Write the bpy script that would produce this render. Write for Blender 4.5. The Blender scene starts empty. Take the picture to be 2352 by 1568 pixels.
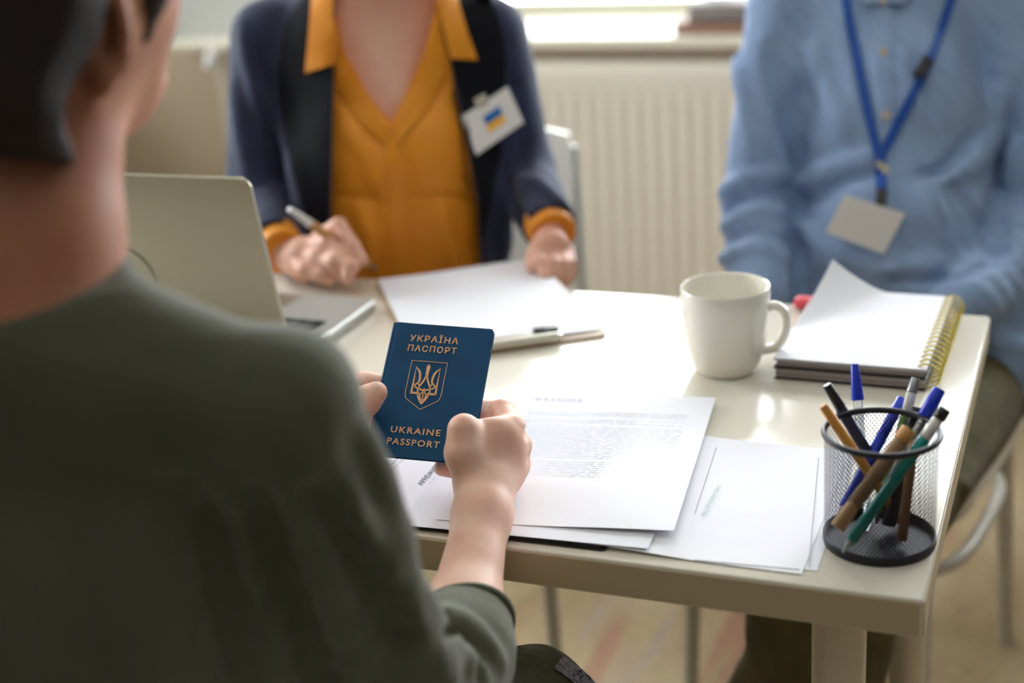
import bpy, bmesh, math, random
import numpy as np
from mathutils import Vector, Matrix
from mathutils.bvhtree import BVHTree

sc = bpy.context.scene
random.seed(3)
rng = np.random.default_rng(3)

# ------------------------------------------------------------------ camera
W, H, FPX = 2352, 1568, 3333.0
PITCH, ROLL, YAW, CZ = math.radians(20.2), math.radians(-3.93), math.radians(22.6), 1.329
TZ = 0.74                                    # table top height
_F = np.array([0, math.cos(PITCH), -math.sin(PITCH)])
_U = np.array([0, math.sin(PITCH), math.cos(PITCH)])
_R = np.array([1.0, 0, 0])
_R2 = math.cos(ROLL)*_R + math.sin(ROLL)*_U
_U2 = -math.sin(ROLL)*_R + math.cos(ROLL)*_U
_Z = np.array([[math.cos(YAW), -math.sin(YAW), 0], [math.sin(YAW), math.cos(YAW), 0], [0, 0, 1]])
CF, CR, CU = _Z@_F, _Z@_R2, _Z@_U2
CC = np.array([0, 0, CZ])
cam_d = bpy.data.cameras.new('camera')
cam_d.sensor_width = 36.0
cam_d.lens = FPX/W*36.0
cam_d.clip_start = 0.05
cam_d.dof.use_dof = True
cam_d.dof.focus_distance = 1.315
cam_d.dof.aperture_fstop = 2.4
cam = bpy.data.objects.new('camera', cam_d)
sc.collection.objects.link(cam)
m4 = Matrix.Identity(4)
for i in range(3):
    m4[i][0], m4[i][1], m4[i][2], m4[i][3] = CR[i], CU[i], -CF[i], CC[i]
cam.matrix_world = m4
sc.camera = cam

# ------------------------------------------------------------------ sky, daylight, exposure
world = bpy.data.worlds.new('overcast_sky')
sc.world = world
world.use_nodes = True
bg = world.node_tree.nodes['Background']
bg.inputs[0].default_value = (0.91, 0.96, 1.0, 1)
bg.inputs[1].default_value = 13.5
sc.view_settings.view_transform = 'Standard'
sc.view_settings.look = 'None'
sc.view_settings.gamma = 1.0
sc.view_settings.use_curve_mapping = False
sc.view_settings.exposure = 0.06
sc.cycles.use_denoising = True
sc.cycles.max_bounces = 6
sc.cycles.diffuse_bounces = 4
sc.cycles.glossy_bounces = 3
sc.cycles.transmission_bounces = 6
sc.cycles.transparent_max_bounces = 6
sc.cycles.use_adaptive_sampling = True
sc.cycles.adaptive_threshold = 0.18
sc.cycles.sample_clamp_indirect = 8.0
sc.cycles.caustics_reflective = False
sc.cycles.caustics_refractive = False

# room box and window openings (x0, x1, z0, z1) / (y0, y1, z0, z1)
RX0, RX1, RY0, RY1, RZ = -2.75, 1.9, -1.7, 3.05, 2.7
WT = 0.42
WIN_B = (-1.86, 1.2, 0.846, 2.25)
WIN_L = (1.05, 2.75, 0.853, 2.3)
def portal(name, loc, rot, sx, sy):
    l = bpy.data.lights.new(name, 'AREA')
    l.shape = 'RECTANGLE'; l.size = sx; l.size_y = sy
    l.cycles.is_portal = True
    o = bpy.data.objects.new(name, l); sc.collection.objects.link(o)
    o.location = loc; o.rotation_euler = rot
portal('window_daylight', ((WIN_B[0]+WIN_B[1])/2, RY1+WT+0.02, (WIN_B[2]+WIN_B[3])/2), (-math.pi/2, 0, 0), WIN_B[1]-WIN_B[0], WIN_B[3]-WIN_B[2])
portal('window_daylight', (RX0-WT-0.02, (WIN_L[0]+WIN_L[1])/2, (WIN_L[2]+WIN_L[3])/2), (0, -math.pi/2, 0), WIN_L[3]-WIN_L[2], WIN_L[1]-WIN_L[0])

# ------------------------------------------------------------------ helpers
def D(x, y): return CF + CR*(x-W/2)/FPX - CU*(y-H/2)/FPX
def U(x, y, d): return CC + D(x, y)*d
def T(x, y, z=TZ):
    v = D(x, y); return CC + v*((z-CZ)/v[2])
def PX(X, Y, Z):
    vx, vy, vz = X-CC[0], Y-CC[1], Z-CC[2]
    d = vx*CF[0]+vy*CF[1]+vz*CF[2]
    return W/2+FPX*(vx*CR[0]+vy*CR[1]+vz*CR[2])/d, H/2-FPX*(vx*CU[0]+vy*CU[1]+vz*CU[2])/d, d
A = lambda *a: np.array(a, float)
def nrm(v): return v/np.linalg.norm(v)

def lin(r, g, b):
    f = lambda c: (c/255/12.92) if c/255 <= 0.04045 else ((c/255+0.055)/1.055)**2.4
    return (f(r), f(g), f(b), 1)

def mat(name, col, rough=0.5, metal=0.0, col2=None, nscale=20, nstretch=(1, 1, 1), bump=0.0, bscale=200, bstretch=(1, 1, 1),
        spec=0.5, sheen=0.0, coat=0.0, sss=0.0, sssr=(0.01, 0.004, 0.002), trans=0.0, ior=1.45, emit=None, estr=0, lo=0.35, hi=0.65, detail=4.0):
    m = bpy.data.materials.new(name); m.use_nodes = True
    nt = m.node_tree; b = nt.nodes['Principled BSDF']
    b.inputs['Base Color'].default_value = col
    b.inputs['Roughness'].default_value = rough
    b.inputs['Metallic'].default_value = metal
    b.inputs['Specular IOR Level'].default_value = spec
    b.inputs['Sheen Weight'].default_value = sheen
    b.inputs['Coat Weight'].default_value = coat
    b.inputs['Transmission Weight'].default_value = trans
    b.inputs['IOR'].default_value = ior
    if sss:
        b.inputs['Subsurface Weight'].default_value = sss
        b.inputs['Subsurface Radius'].default_value = sssr
        b.inputs['Subsurface Scale'].default_value = 1.0
    if emit:
        b.inputs['Emission Color'].default_value = emit; b.inputs['Emission Strength'].default_value = estr
    if col2 or bump:
        tc = nt.nodes.new('ShaderNodeTexCoord')
    if col2:
        mp = nt.nodes.new('ShaderNodeMapping'); mp.inputs['Scale'].default_value = nstretch
        nz = nt.nodes.new('ShaderNodeTexNoise'); nz.inputs['Scale'].default_value = nscale; nz.inputs['Detail'].default_value = detail
        rp = nt.nodes.new('ShaderNodeValToRGB')
        rp.color_ramp.elements[0].position = lo; rp.color_ramp.elements[1].position = hi
        rp.color_ramp.elements[0].color = col; rp.color_ramp.elements[1].color = col2
        nt.links.new(tc.outputs['Object'], mp.inputs['Vector']); nt.links.new(mp.outputs[0], nz.inputs['Vector'])
        nt.links.new(nz.outputs['Fac'], rp.inputs[0]); nt.links.new(rp.outputs[0], b.inputs['Base Color'])
    if bump:
        mp2 = nt.nodes.new('ShaderNodeMapping'); mp2.inputs['Scale'].default_value = bstretch
        n2 = nt.nodes.new('ShaderNodeTexNoise'); n2.inputs['Scale'].default_value = bscale; n2.inputs['Detail'].default_value = 3
        bp = nt.nodes.new('ShaderNodeBump'); bp.inputs['Strength'].default_value = bump; bp.inputs['Distance'].default_value = 0.01
        nt.links.new(tc.outputs['Object'], mp2.inputs['Vector']); nt.links.new(mp2.outputs[0], n2.inputs['Vector'])
        nt.links.new(n2.outputs['Fac'], bp.inputs['Height']); nt.links.new(bp.outputs[0], b.inputs['Normal'])
    return m

ORG = {}                                       # object name -> world origin of its space
def raw_mesh(name, V, faces, smooth=True):
    me = bpy.data.meshes.new(name)
    V = np.asarray(V, np.float32)
    if isinstance(faces, np.ndarray):
        n, k = faces.shape
        me.vertices.add(len(V)); me.vertices.foreach_set('co', V.ravel())
        me.loops.add(n*k); me.loops.foreach_set('vertex_index', faces.astype(np.int32).ravel())
        me.polygons.add(n); me.polygons.foreach_set('loop_start', np.arange(0, n*k, k, dtype=np.int32))
        me.update(calc_edges=True)
    else:
        me.from_pydata([tuple(map(float, v)) for v in V], [], [tuple(int(i) for i in f) for f in faces])
    me.polygons.foreach_set('use_smooth', np.full(len(me.polygons), smooth))
    me.validate(); me.update()
    return me

def mk(name, V, faces, m, parent=None, smooth=True, origin=None, label=None, sharp=None):
    V = np.asarray(V, float)
    if parent is not None: o0 = ORG[parent.name]
    elif origin is not None: o0 = np.asarray(origin, float)
    else: o0 = A((V[:, 0].min()+V[:, 0].max())/2, (V[:, 1].min()+V[:, 1].max())/2, V[:, 2].min())
    me = raw_mesh(name, V-o0, faces, smooth)
    if sharp and smooth:
        try: me.set_sharp_from_angle(angle=math.radians(sharp))
        except Exception: pass
    me.materials.append(m)
    o = bpy.data.objects.new(name, me); sc.collection.objects.link(o)
    if parent is not None: o.parent = parent
    else: o.location = o0
    ORG[o.name] = o0
    if label: o['label'] = label
    return o

def thing(name, label, cat, loc, group=None):
    o = bpy.data.objects.new(name, None); sc.collection.objects.link(o)
    o.empty_display_size = 0.05
    o.location = loc; ORG[o.name] = np.asarray(loc, float)
    return tag(o, label, cat, group)
def tag(o, label, cat, group=None, kind=None):
    if label: o['label'] = label
    if cat: o['category'] = cat
    if group: o['group'] = group
    if kind: o['kind'] = kind
    return o
def struct(o, label=None):
    o['kind'] = 'structure'
    if label: o['label'] = label
    return o

def box_vf(c, s, R=None, bev=0.0, seg=2):
    bm = bmesh.new(); bmesh.ops.create_cube(bm, size=1.0)
    for v in bm.verts: v.co = Vector((v.co.x*s[0], v.co.y*s[1], v.co.z*s[2]))
    if bev: bmesh.ops.bevel(bm, geom=bm.edges[:], offset=bev, segments=seg, affect='EDGES', profile=0.5)
    V = np.array([v.co[:] for v in bm.verts]); bm.verts.index_update()
    Fs = [[v.index for v in f.verts] for f in bm.faces]; bm.free()
    if R is not None: V = V@np.asarray(R).T
    return V+np.asarray(c), Fs
def box(name, c, s, m, parent=None, R=None, bev=0.0, seg=2, **k):
    V, Fs = box_vf(c, s, R, bev, seg)
    return mk(name, V, Fs, m, parent, smooth=bev > 0, sharp=35, **k)
def merge(parts):
    Vs, Fs, n = [], [], 0
    for V, F in parts:
        Vs.append(np.asarray(V)); Fs += [[i+n for i in f] for f in F]; n += len(V)
    return np.concatenate(Vs), Fs
def axes_of(d, up=(0, 0, 1)):
    z = nrm(np.asarray(d, float)); u = np.asarray(up, float)
    if abs(z@nrm(u)) > 0.98: u = A(1, 0, 0)
    x = nrm(np.cross(u, z)); return x, np.cross(z, x), z
def spline(P, n=8):
    P = np.asarray(P, float)
    if len(P) < 3: return P
    Q = np.vstack([2*P[0]-P[1], P, 2*P[-1]-P[-2]]); out = []
    for i in range(1, len(Q)-2):
        for t in np.linspace(0, 1, n, endpoint=False):
            out.append(0.5*(2*Q[i]+(Q[i+1]-Q[i-1])*t+(2*Q[i-1]-5*Q[i]+4*Q[i+1]-Q[i+2])*t*t+(3*Q[i]-Q[i-1]-3*Q[i+1]+Q[i+2])*t**3))
    out.append(Q[-2]); return np.array(out)
def tube_vf(P, r, n=12, closed=False, flat=None):
    P = np.asarray(P, float); r = np.broadcast_to(np.asarray(r, float), (len(P),))
    V = []; N = len(P); prev = None
    for i in range(N):
        if closed: d = P[(i+1) % N]-P[i-1]
        else: d = P[min(i+1, N-1)]-P[max(i-1, 0)]
        d = nrm(d)
        if prev is None: x, y, _ = axes_of(d)
        else:
            x = nrm(prev-d*(prev@d)); y = np.cross(d, x)
        prev = x
        for k in range(n):
            a = 2*math.pi*k/n
            V.append(P[i]+r[i]*(math.cos(a)*x+math.sin(a)*y*(flat or 1)))
    Fs = []
    for i in range(N if closed else N-1):
        for k in range(n):
            a, b = i*n+k, i*n+(k+1) % n; j = (i+1) % N
            Fs.append([a, b, j*n+(k+1) % n, j*n+k])
    if not closed:
        Fs.append(list(range(n))[::-1]); Fs.append([(N-1)*n+k for k in range(n)])
    return np.array(V), Fs
def tube(name, P, r, m, parent=None, n=12, closed=False, flat=None, **k):
    V, Fs = tube_vf(P, r, n, closed, flat); return mk(name, V, Fs, m, parent, sharp=50, **k)
def lathe_vf(prof, n=48, base=(0, 0, 0), axis=None):
    V = []; Fs = []; M = len(prof)
    for r, z in prof:
        for k in range(n):
            a = 2*math.pi*k/n; V.append((r*math.cos(a), r*math.sin(a), z))
    for i in range(M-1):
        for k in range(n):
            Fs.append([i*n+k, i*n+(k+1) % n, (i+1)*n+(k+1) % n, (i+1)*n+k])
    if prof[0][0] > 1e-6: Fs.append(list(range(n))[::-1])
    if prof[-1][0] > 1e-6: Fs.append([(M-1)*n+k for k in range(n)])
    V = np.array(V)
    if axis is not None:
        x, y, z = axes_of(axis); V = V@np.stack([x, y, z])
    return V+np.asarray(base), Fs
def lathe(name, prof, m, parent=None, n=48, base=(0, 0, 0), axis=None, **k):
    V, Fs = lathe_vf(prof, n, base, axis); return mk(name, V, Fs, m, parent, sharp=40, **k)
def grid_solid(name, G, off, m, parent=None, **k):
    """G: rows x cols x 3 top surface, off: vector (or array) to the bottom surface"""
    G = np.asarray(G, float); a, b = G.shape[:2]
    B = G+np.asarray(off); V = np.concatenate([G.reshape(-1, 3), B.reshape(-1, 3)]); n = a*b; Fs = []
    for i in range(a-1):
        for j in range(b-1):
            q = [i*b+j, i*b+j+1, (i+1)*b+j+1, (i+1)*b+j]
            Fs.append(q[::-1]); Fs.append([x+n for x in q])
    ring = [(0, j) for j in range(b)]+[(i, b-1) for i in range(1, a)]+[(a-1, j) for j in range(b-2, -1, -1)]+[(i, 0) for i in range(a-2, 0, -1)]
    ids = [i*b+j for i, j in ring]
    for q in range(len(ids)):
        u, v = ids[q], ids[(q+1) % len(ids)]
        Fs.append([u, v, v+n, u+n])
    o = mk(name, V, Fs, m, parent, sharp=50, **k)
    bm = bmesh.new(); bm.from_mesh(o.data); bmesh.ops.recalc_face_normals(bm, faces=bm.faces); bm.to_mesh(o.data); bm.free()
    return o
def text_vf(body, size, extrude=0.0, spacing=1.0, bold=0.0, width=None):
    cu = bpy.data.curves.new('lettering', 'FONT'); cu.body = body; cu.size = size; cu.extrude = extrude
    cu.space_character = spacing; cu.offset = bold; cu.align_x = 'CENTER'; cu.align_y = 'CENTER'; cu.resolution_u = 3
    o = bpy.data.objects.new('lettering_source', cu); sc.collection.objects.link(o)
    bpy.context.view_layer.update()
    me = bpy.data.meshes.new_from_object(o.evaluated_get(bpy.context.evaluated_depsgraph_get()))
    V = np.array([v.co[:] for v in me.vertices]); Fs = [list(p.vertices) for p in me.polygons]
    bpy.data.objects.remove(o); bpy.data.curves.remove(cu); bpy.data.meshes.remove(me)
    V[:, 0] -= (V[:, 0].min()+V[:, 0].max())/2; V[:, 1] -= (V[:, 1].min()+V[:, 1].max())/2
    if width: V[:, 0] *= width/np.ptp(V[:, 0])
    return V, Fs
def text(name, body, size, c, X, Yv, m, parent, label=None, **k):
    V, Fs = text_vf(body, size, **k)
    N = np.cross(X, Yv)
    return mk(name, np.asarray(c)+V[:, :1]*X+V[:, 1:2]*Yv+V[:, 2:3]*N, Fs, m, parent, smooth=False, label=label)

# ---- signed-distance modelling: smooth unions meshed with surface nets (bodies, clothes, hands)
def cap(a, b, ra, rb=None, k=0.01, sub=False):
    return dict(t='c', a=np.asarray(a, float), b=np.asarray(b, float), ra=ra, rb=ra if rb is None else rb, k=k, sub=sub)
def ell(c, r, ax=None, k=0.02, sub=False):
    return dict(t='e', c=np.asarray(c, float), r=np.asarray(r, float), ax=np.eye(3) if ax is None else np.asarray(ax, float), k=k, sub=sub)
def rbx(c, h, ax=None, rad=0.01, k=0.01, sub=False):
    return dict(t='b', c=np.asarray(c, float), h=np.asarray(h, float), ax=np.eye(3) if ax is None else np.asarray(ax, float), rad=rad, k=k, sub=sub)
def chain(pts, k=0.008):
    return [cap(pts[i][0], pts[i+1][0], pts[i][1], pts[i+1][1], k) for i in range(len(pts)-1)]
def bounds(p):
    if p['t'] == 'c':
        lo = np.minimum(p['a']-p['ra'], p['b']-p['rb']); hi = np.maximum(p['a']+p['ra'], p['b']+p['rb'])
    elif p['t'] == 'e':
        e = np.sqrt(((p['ax']*p['r'][:, None])**2).sum(0)); lo, hi = p['c']-e, p['c']+e
    else:
        e = (np.abs(p['ax'])*(p['h']+p['rad'])[:, None]).sum(0); lo, hi = p['c']-e, p['c']+e
    return lo, hi
def dist(p, X, Y, Z):
    if p['t'] == 'c':
        a, ba = p['a'], p['b']-p['a']; L = max(ba@ba, 1e-12)
        x, y, z = X-a[0], Y-a[1], Z-a[2]
        t = np.clip((x*ba[0]+y*ba[1]+z*ba[2])/L, 0, 1)
        return np.sqrt((x-t*ba[0])**2+(y-t*ba[1])**2+(z-t*ba[2])**2)-(p['ra']+(p['rb']-p['ra'])*t)
    c, ax = p['c'], p['ax']; x, y, z = X-c[0], Y-c[1], Z-c[2]
    u = [x*ax[i][0]+y*ax[i][1]+z*ax[i][2] for i in range(3)]
    if p['t'] == 'e':
        r = p['r']; k0 = np.sqrt(sum((u[i]/r[i])**2 for i in range(3))); k1 = np.sqrt(sum((u[i]/r[i]**2)**2 for i in range(3)))
        return k0*(k0-1)/np.maximum(k1, 1e-6)
    q = [np.abs(u[i])-p['h'][i] for i in range(3)]
    return np.sqrt(sum(np.maximum(v, 0)**2 for v in q))+np.minimum(np.maximum(np.maximum(q[0], q[1]), q[2]), 0)-p['rad']
def sdf_vf(prims, res, post=None, lo=None, hi=None, smooth=1):
    B = [bounds(p) for p in prims if not p['sub']]
    l = np.min([b[0] for b in B], 0)-0.02 if lo is None else np.asarray(lo, float)
    h = np.max([b[1] for b in B], 0)+0.02 if hi is None else np.asarray(hi, float)
    n = np.ceil((h-l)/res).astype(int)+1
    ax = [(l[i]+np.arange(n[i])*res).astype(np.float32) for i in range(3)]
    G = np.full(n, 0.5, np.float32)
    for p in prims:
        b0, b1 = bounds(p); pad = p['k']+4*res+0.012
        i0 = np.clip(np.floor((b0-pad-l)/res).astype(int), 0, n); i1 = np.clip(np.ceil((b1+pad-l)/res).astype(int)+1, 0, n)
        if (i1 <= i0).any(): continue
        s = tuple(slice(i0[i], i1[i]) for i in range(3))
        d = dist(p, ax[0][s[0]][:, None, None], ax[1][s[1]][None, :, None], ax[2][s[2]][None, None, :])
        g = G[s]; k = p['k']
        if p['sub']:
            hh = np.clip(0.5-0.5*(g+d)/k, 0, 1); G[s] = g*(1-hh)-d*hh+k*hh*(1-hh)
        else:
            hh = np.clip(0.5+0.5*(d-g)/k, 0, 1); G[s] = d*(1-hh)+g*hh-k*hh*(1-hh)
    if post is not None:
        X, Y, Z = np.meshgrid(*ax, indexing='ij', sparse=True)
        G = post(G, X, Y, Z).astype(np.float32)
    return surf_nets(G, l, res, smooth)
def surf_nets(G, l, res, smooth=1):
    # keep the shell closed
    G[0], G[-1], G[:, 0], G[:, -1], G[:, :, 0], G[:, :, -1] = 0.5, 0.5, 0.5, 0.5, 0.5, 0.5
    S = G < 0
    c = np.zeros(tuple(np.array(G.shape)-1), np.int8)
    offs = [(i, j, k) for i in (0, 1) for j in (0, 1) for k in (0, 1)]
    for i, j, k in offs:
        c += S[i:G.shape[0]-1+i, j:G.shape[1]-1+j, k:G.shape[2]-1+k]
    cells = np.argwhere((c > 0) & (c < 8))
    idx = np.full(c.shape, -1, np.int32); idx[tuple(cells.T)] = np.arange(len(cells))
    acc = np.zeros((len(cells), 3)); cnt = np.zeros(len(cells))
    for o in offs:
        for a in range(3):
            if o[a]: continue
            e = list(o); e[a] = 1
            d0 = G[tuple((cells+o).T)]; d1 = G[tuple((cells+e).T)]
            m = (d0 < 0) != (d1 < 0); t = np.where(m, d0/np.where(m, d0-d1, 1), 0)
            p = np.repeat(np.array([o], float), len(cells), 0); p[:, a] = t
            acc[m] += p[m]; cnt[m] += 1
    V = l+(cells+acc/cnt[:, None])*res
    Q = []
    for a in range(3):
        b, cc = (a+1) % 3, (a+2) % 3
        s0 = [slice(None)]*3; s1 = [slice(None)]*3; s0[a] = slice(0, -1); s1[a] = slice(1, None)
        A0, A1 = S[tuple(s0)], S[tuple(s1)]
        E = np.argwhere(A0 != A1)
        ok = (E[:, b] > 0) & (E[:, cc] > 0) & (E[:, b] < G.shape[b]-1) & (E[:, cc] < G.shape[cc]-1)
        E = E[ok]
        def cell(db, dc):
            q = E.copy(); q[:, b] += db; q[:, cc] += dc; return idx[tuple(q.T)]
        q = np.stack([cell(-1, -1), cell(0, -1), cell(0, 0), cell(-1, 0)], 1)
        fl = ~A0[tuple(E.T)]
        q[fl] = q[fl][:, ::-1]; Q.append(q)
    Q = np.concatenate(Q)
    for _ in range(smooth):
        s = np.zeros_like(V); n = np.zeros(len(V))
        for i in range(4):
            j = (i+1) % 4
            np.add.at(s, Q[:, i], V[Q[:, j]]); np.add.at(n, Q[:, i], 1)
            np.add.at(s, Q[:, j], V[Q[:, i]]); np.add.at(n, Q[:, j], 1)
        V = 0.5*V+0.5*s/np.maximum(n, 1)[:, None]
    return V, Q
def join_vf(parts):
    V = []; Q = []; n = 0
    for v, q in parts: V.append(v); Q.append(q+n); n += len(v)
    return np.concatenate(V), np.concatenate(Q)
def bvh(*vq):
    V, Q = join_vf(vq); return BVHTree.FromPolygons([Vector(v) for v in V], Q.tolist())
def hit(tree, x, y, default=2.0):
    d = D(x, y); d = d/np.linalg.norm(d)
    r = tree.ray_cast(Vector(CC), Vector(d))
    if r[0] is None: return None
    return np.array(r[0])
def patch(name, tree, rows, m, parent, off=0.003, th=0.002, label=None, dd=None, flat=False):
    """cloth or card laid on a surface: rows of pixel points found on the surface, lifted by off, with thickness"""
    G = []; ds = []
    for r in rows:
        g = []
        for (x, y) in r:
            h = hit(tree, x, y); g.append(np.nan if h is None else (h-CC)@CF)
        ds.append(g)
    ds = np.array(ds, float); ds = np.where(np.isnan(ds), np.nanmean(ds), ds)
    if flat: ds[:] = ds.min()
    G = np.array([[U(x, y, ds[i, j]-off) for j, (x, y) in enumerate(r)] for i, r in enumerate(rows)])
    return grid_solid(name, G, CF*th, m, parent, label=label)
def folds(prims, post, lines, res=.010):
    """cloth folds: each line of pixel points is found on the unfolded cloth; ridges stand h proud, grooves go h deep"""
    tree = bvh(sdf_vf([dict(p) for p in prims], res, post)); out = []
    for pts, r, h in lines:
        P = spline(np.array([(x, y, 0) for x, y in pts], float), 4)[:, :2]; n = len(P); C = []
        for i, (x, y) in enumerate(P):
            q = hit(tree, x, y)
            if q is None: continue
            t = math.sin(math.pi*(i+.6)/(n+.2))**.6
            C.append((q+CF*((r-abs(h)*t) if h > 0 else -(r-abs(h)*t)), r))
        for a, b in zip(C[:-1], C[1:]): out.append(cap(a[0], b[0], r, r, r*.9, sub=h < 0))
    return out
def ribbon_rows(pts, w, n=10):
    P = spline(np.array([(x, y, 0) for x, y in pts], float), n)[:, :2]; rows = []
    for i in range(len(P)):
        t = P[min(i+1, len(P)-1)]-P[max(i-1, 0)]; t = t/np.linalg.norm(t); nn = A(-t[1], t[0])
        rows.append([tuple(P[i]-nn*w/2), tuple(P[i]), tuple(P[i]+nn*w/2)])
    return rows
def loft_rows(left, right, n=14, mcols=6):
    def resample(P):
        P = spline(np.array([(x, y, 0) for x, y in P], float), 12)[:, :2]
        s = np.r_[0, np.cumsum(np.linalg.norm(np.diff(P, axis=0), axis=1))]; q = np.linspace(0, s[-1], n)
        return np.stack([np.interp(q, s, P[:, 0]), np.interp(q, s, P[:, 1])], 1)
    L, R = resample(left), resample(right)
    return [[tuple(L[i]*(1-t)+R[i]*t) for t in np.linspace(0, 1, mcols)] for i in range(n)]
def poly_in(px, py, poly):
    ins = np.zeros(np.broadcast(px, py).shape, bool); n = len(poly)
    for i in range(n):
        x0, y0 = poly[i]; x1, y1 = poly[(i+1) % n]
        c = ((y0 > py) != (y1 > py)) & (px < (x1-x0)*(py-y0)/((y1-y0) or 1e-9)+x0)
        ins ^= c
    return ins
def wob(X, Y, Z, s, seed=0):
    r = np.random.default_rng(seed); o = 0
    for i in range(5):
        k = r.normal(size=3)*s; ph = r.uniform(0, 6.28); o = o+np.sin(k[0]*X+k[1]*Y+k[2]*Z+ph)
    return o/5

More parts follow.
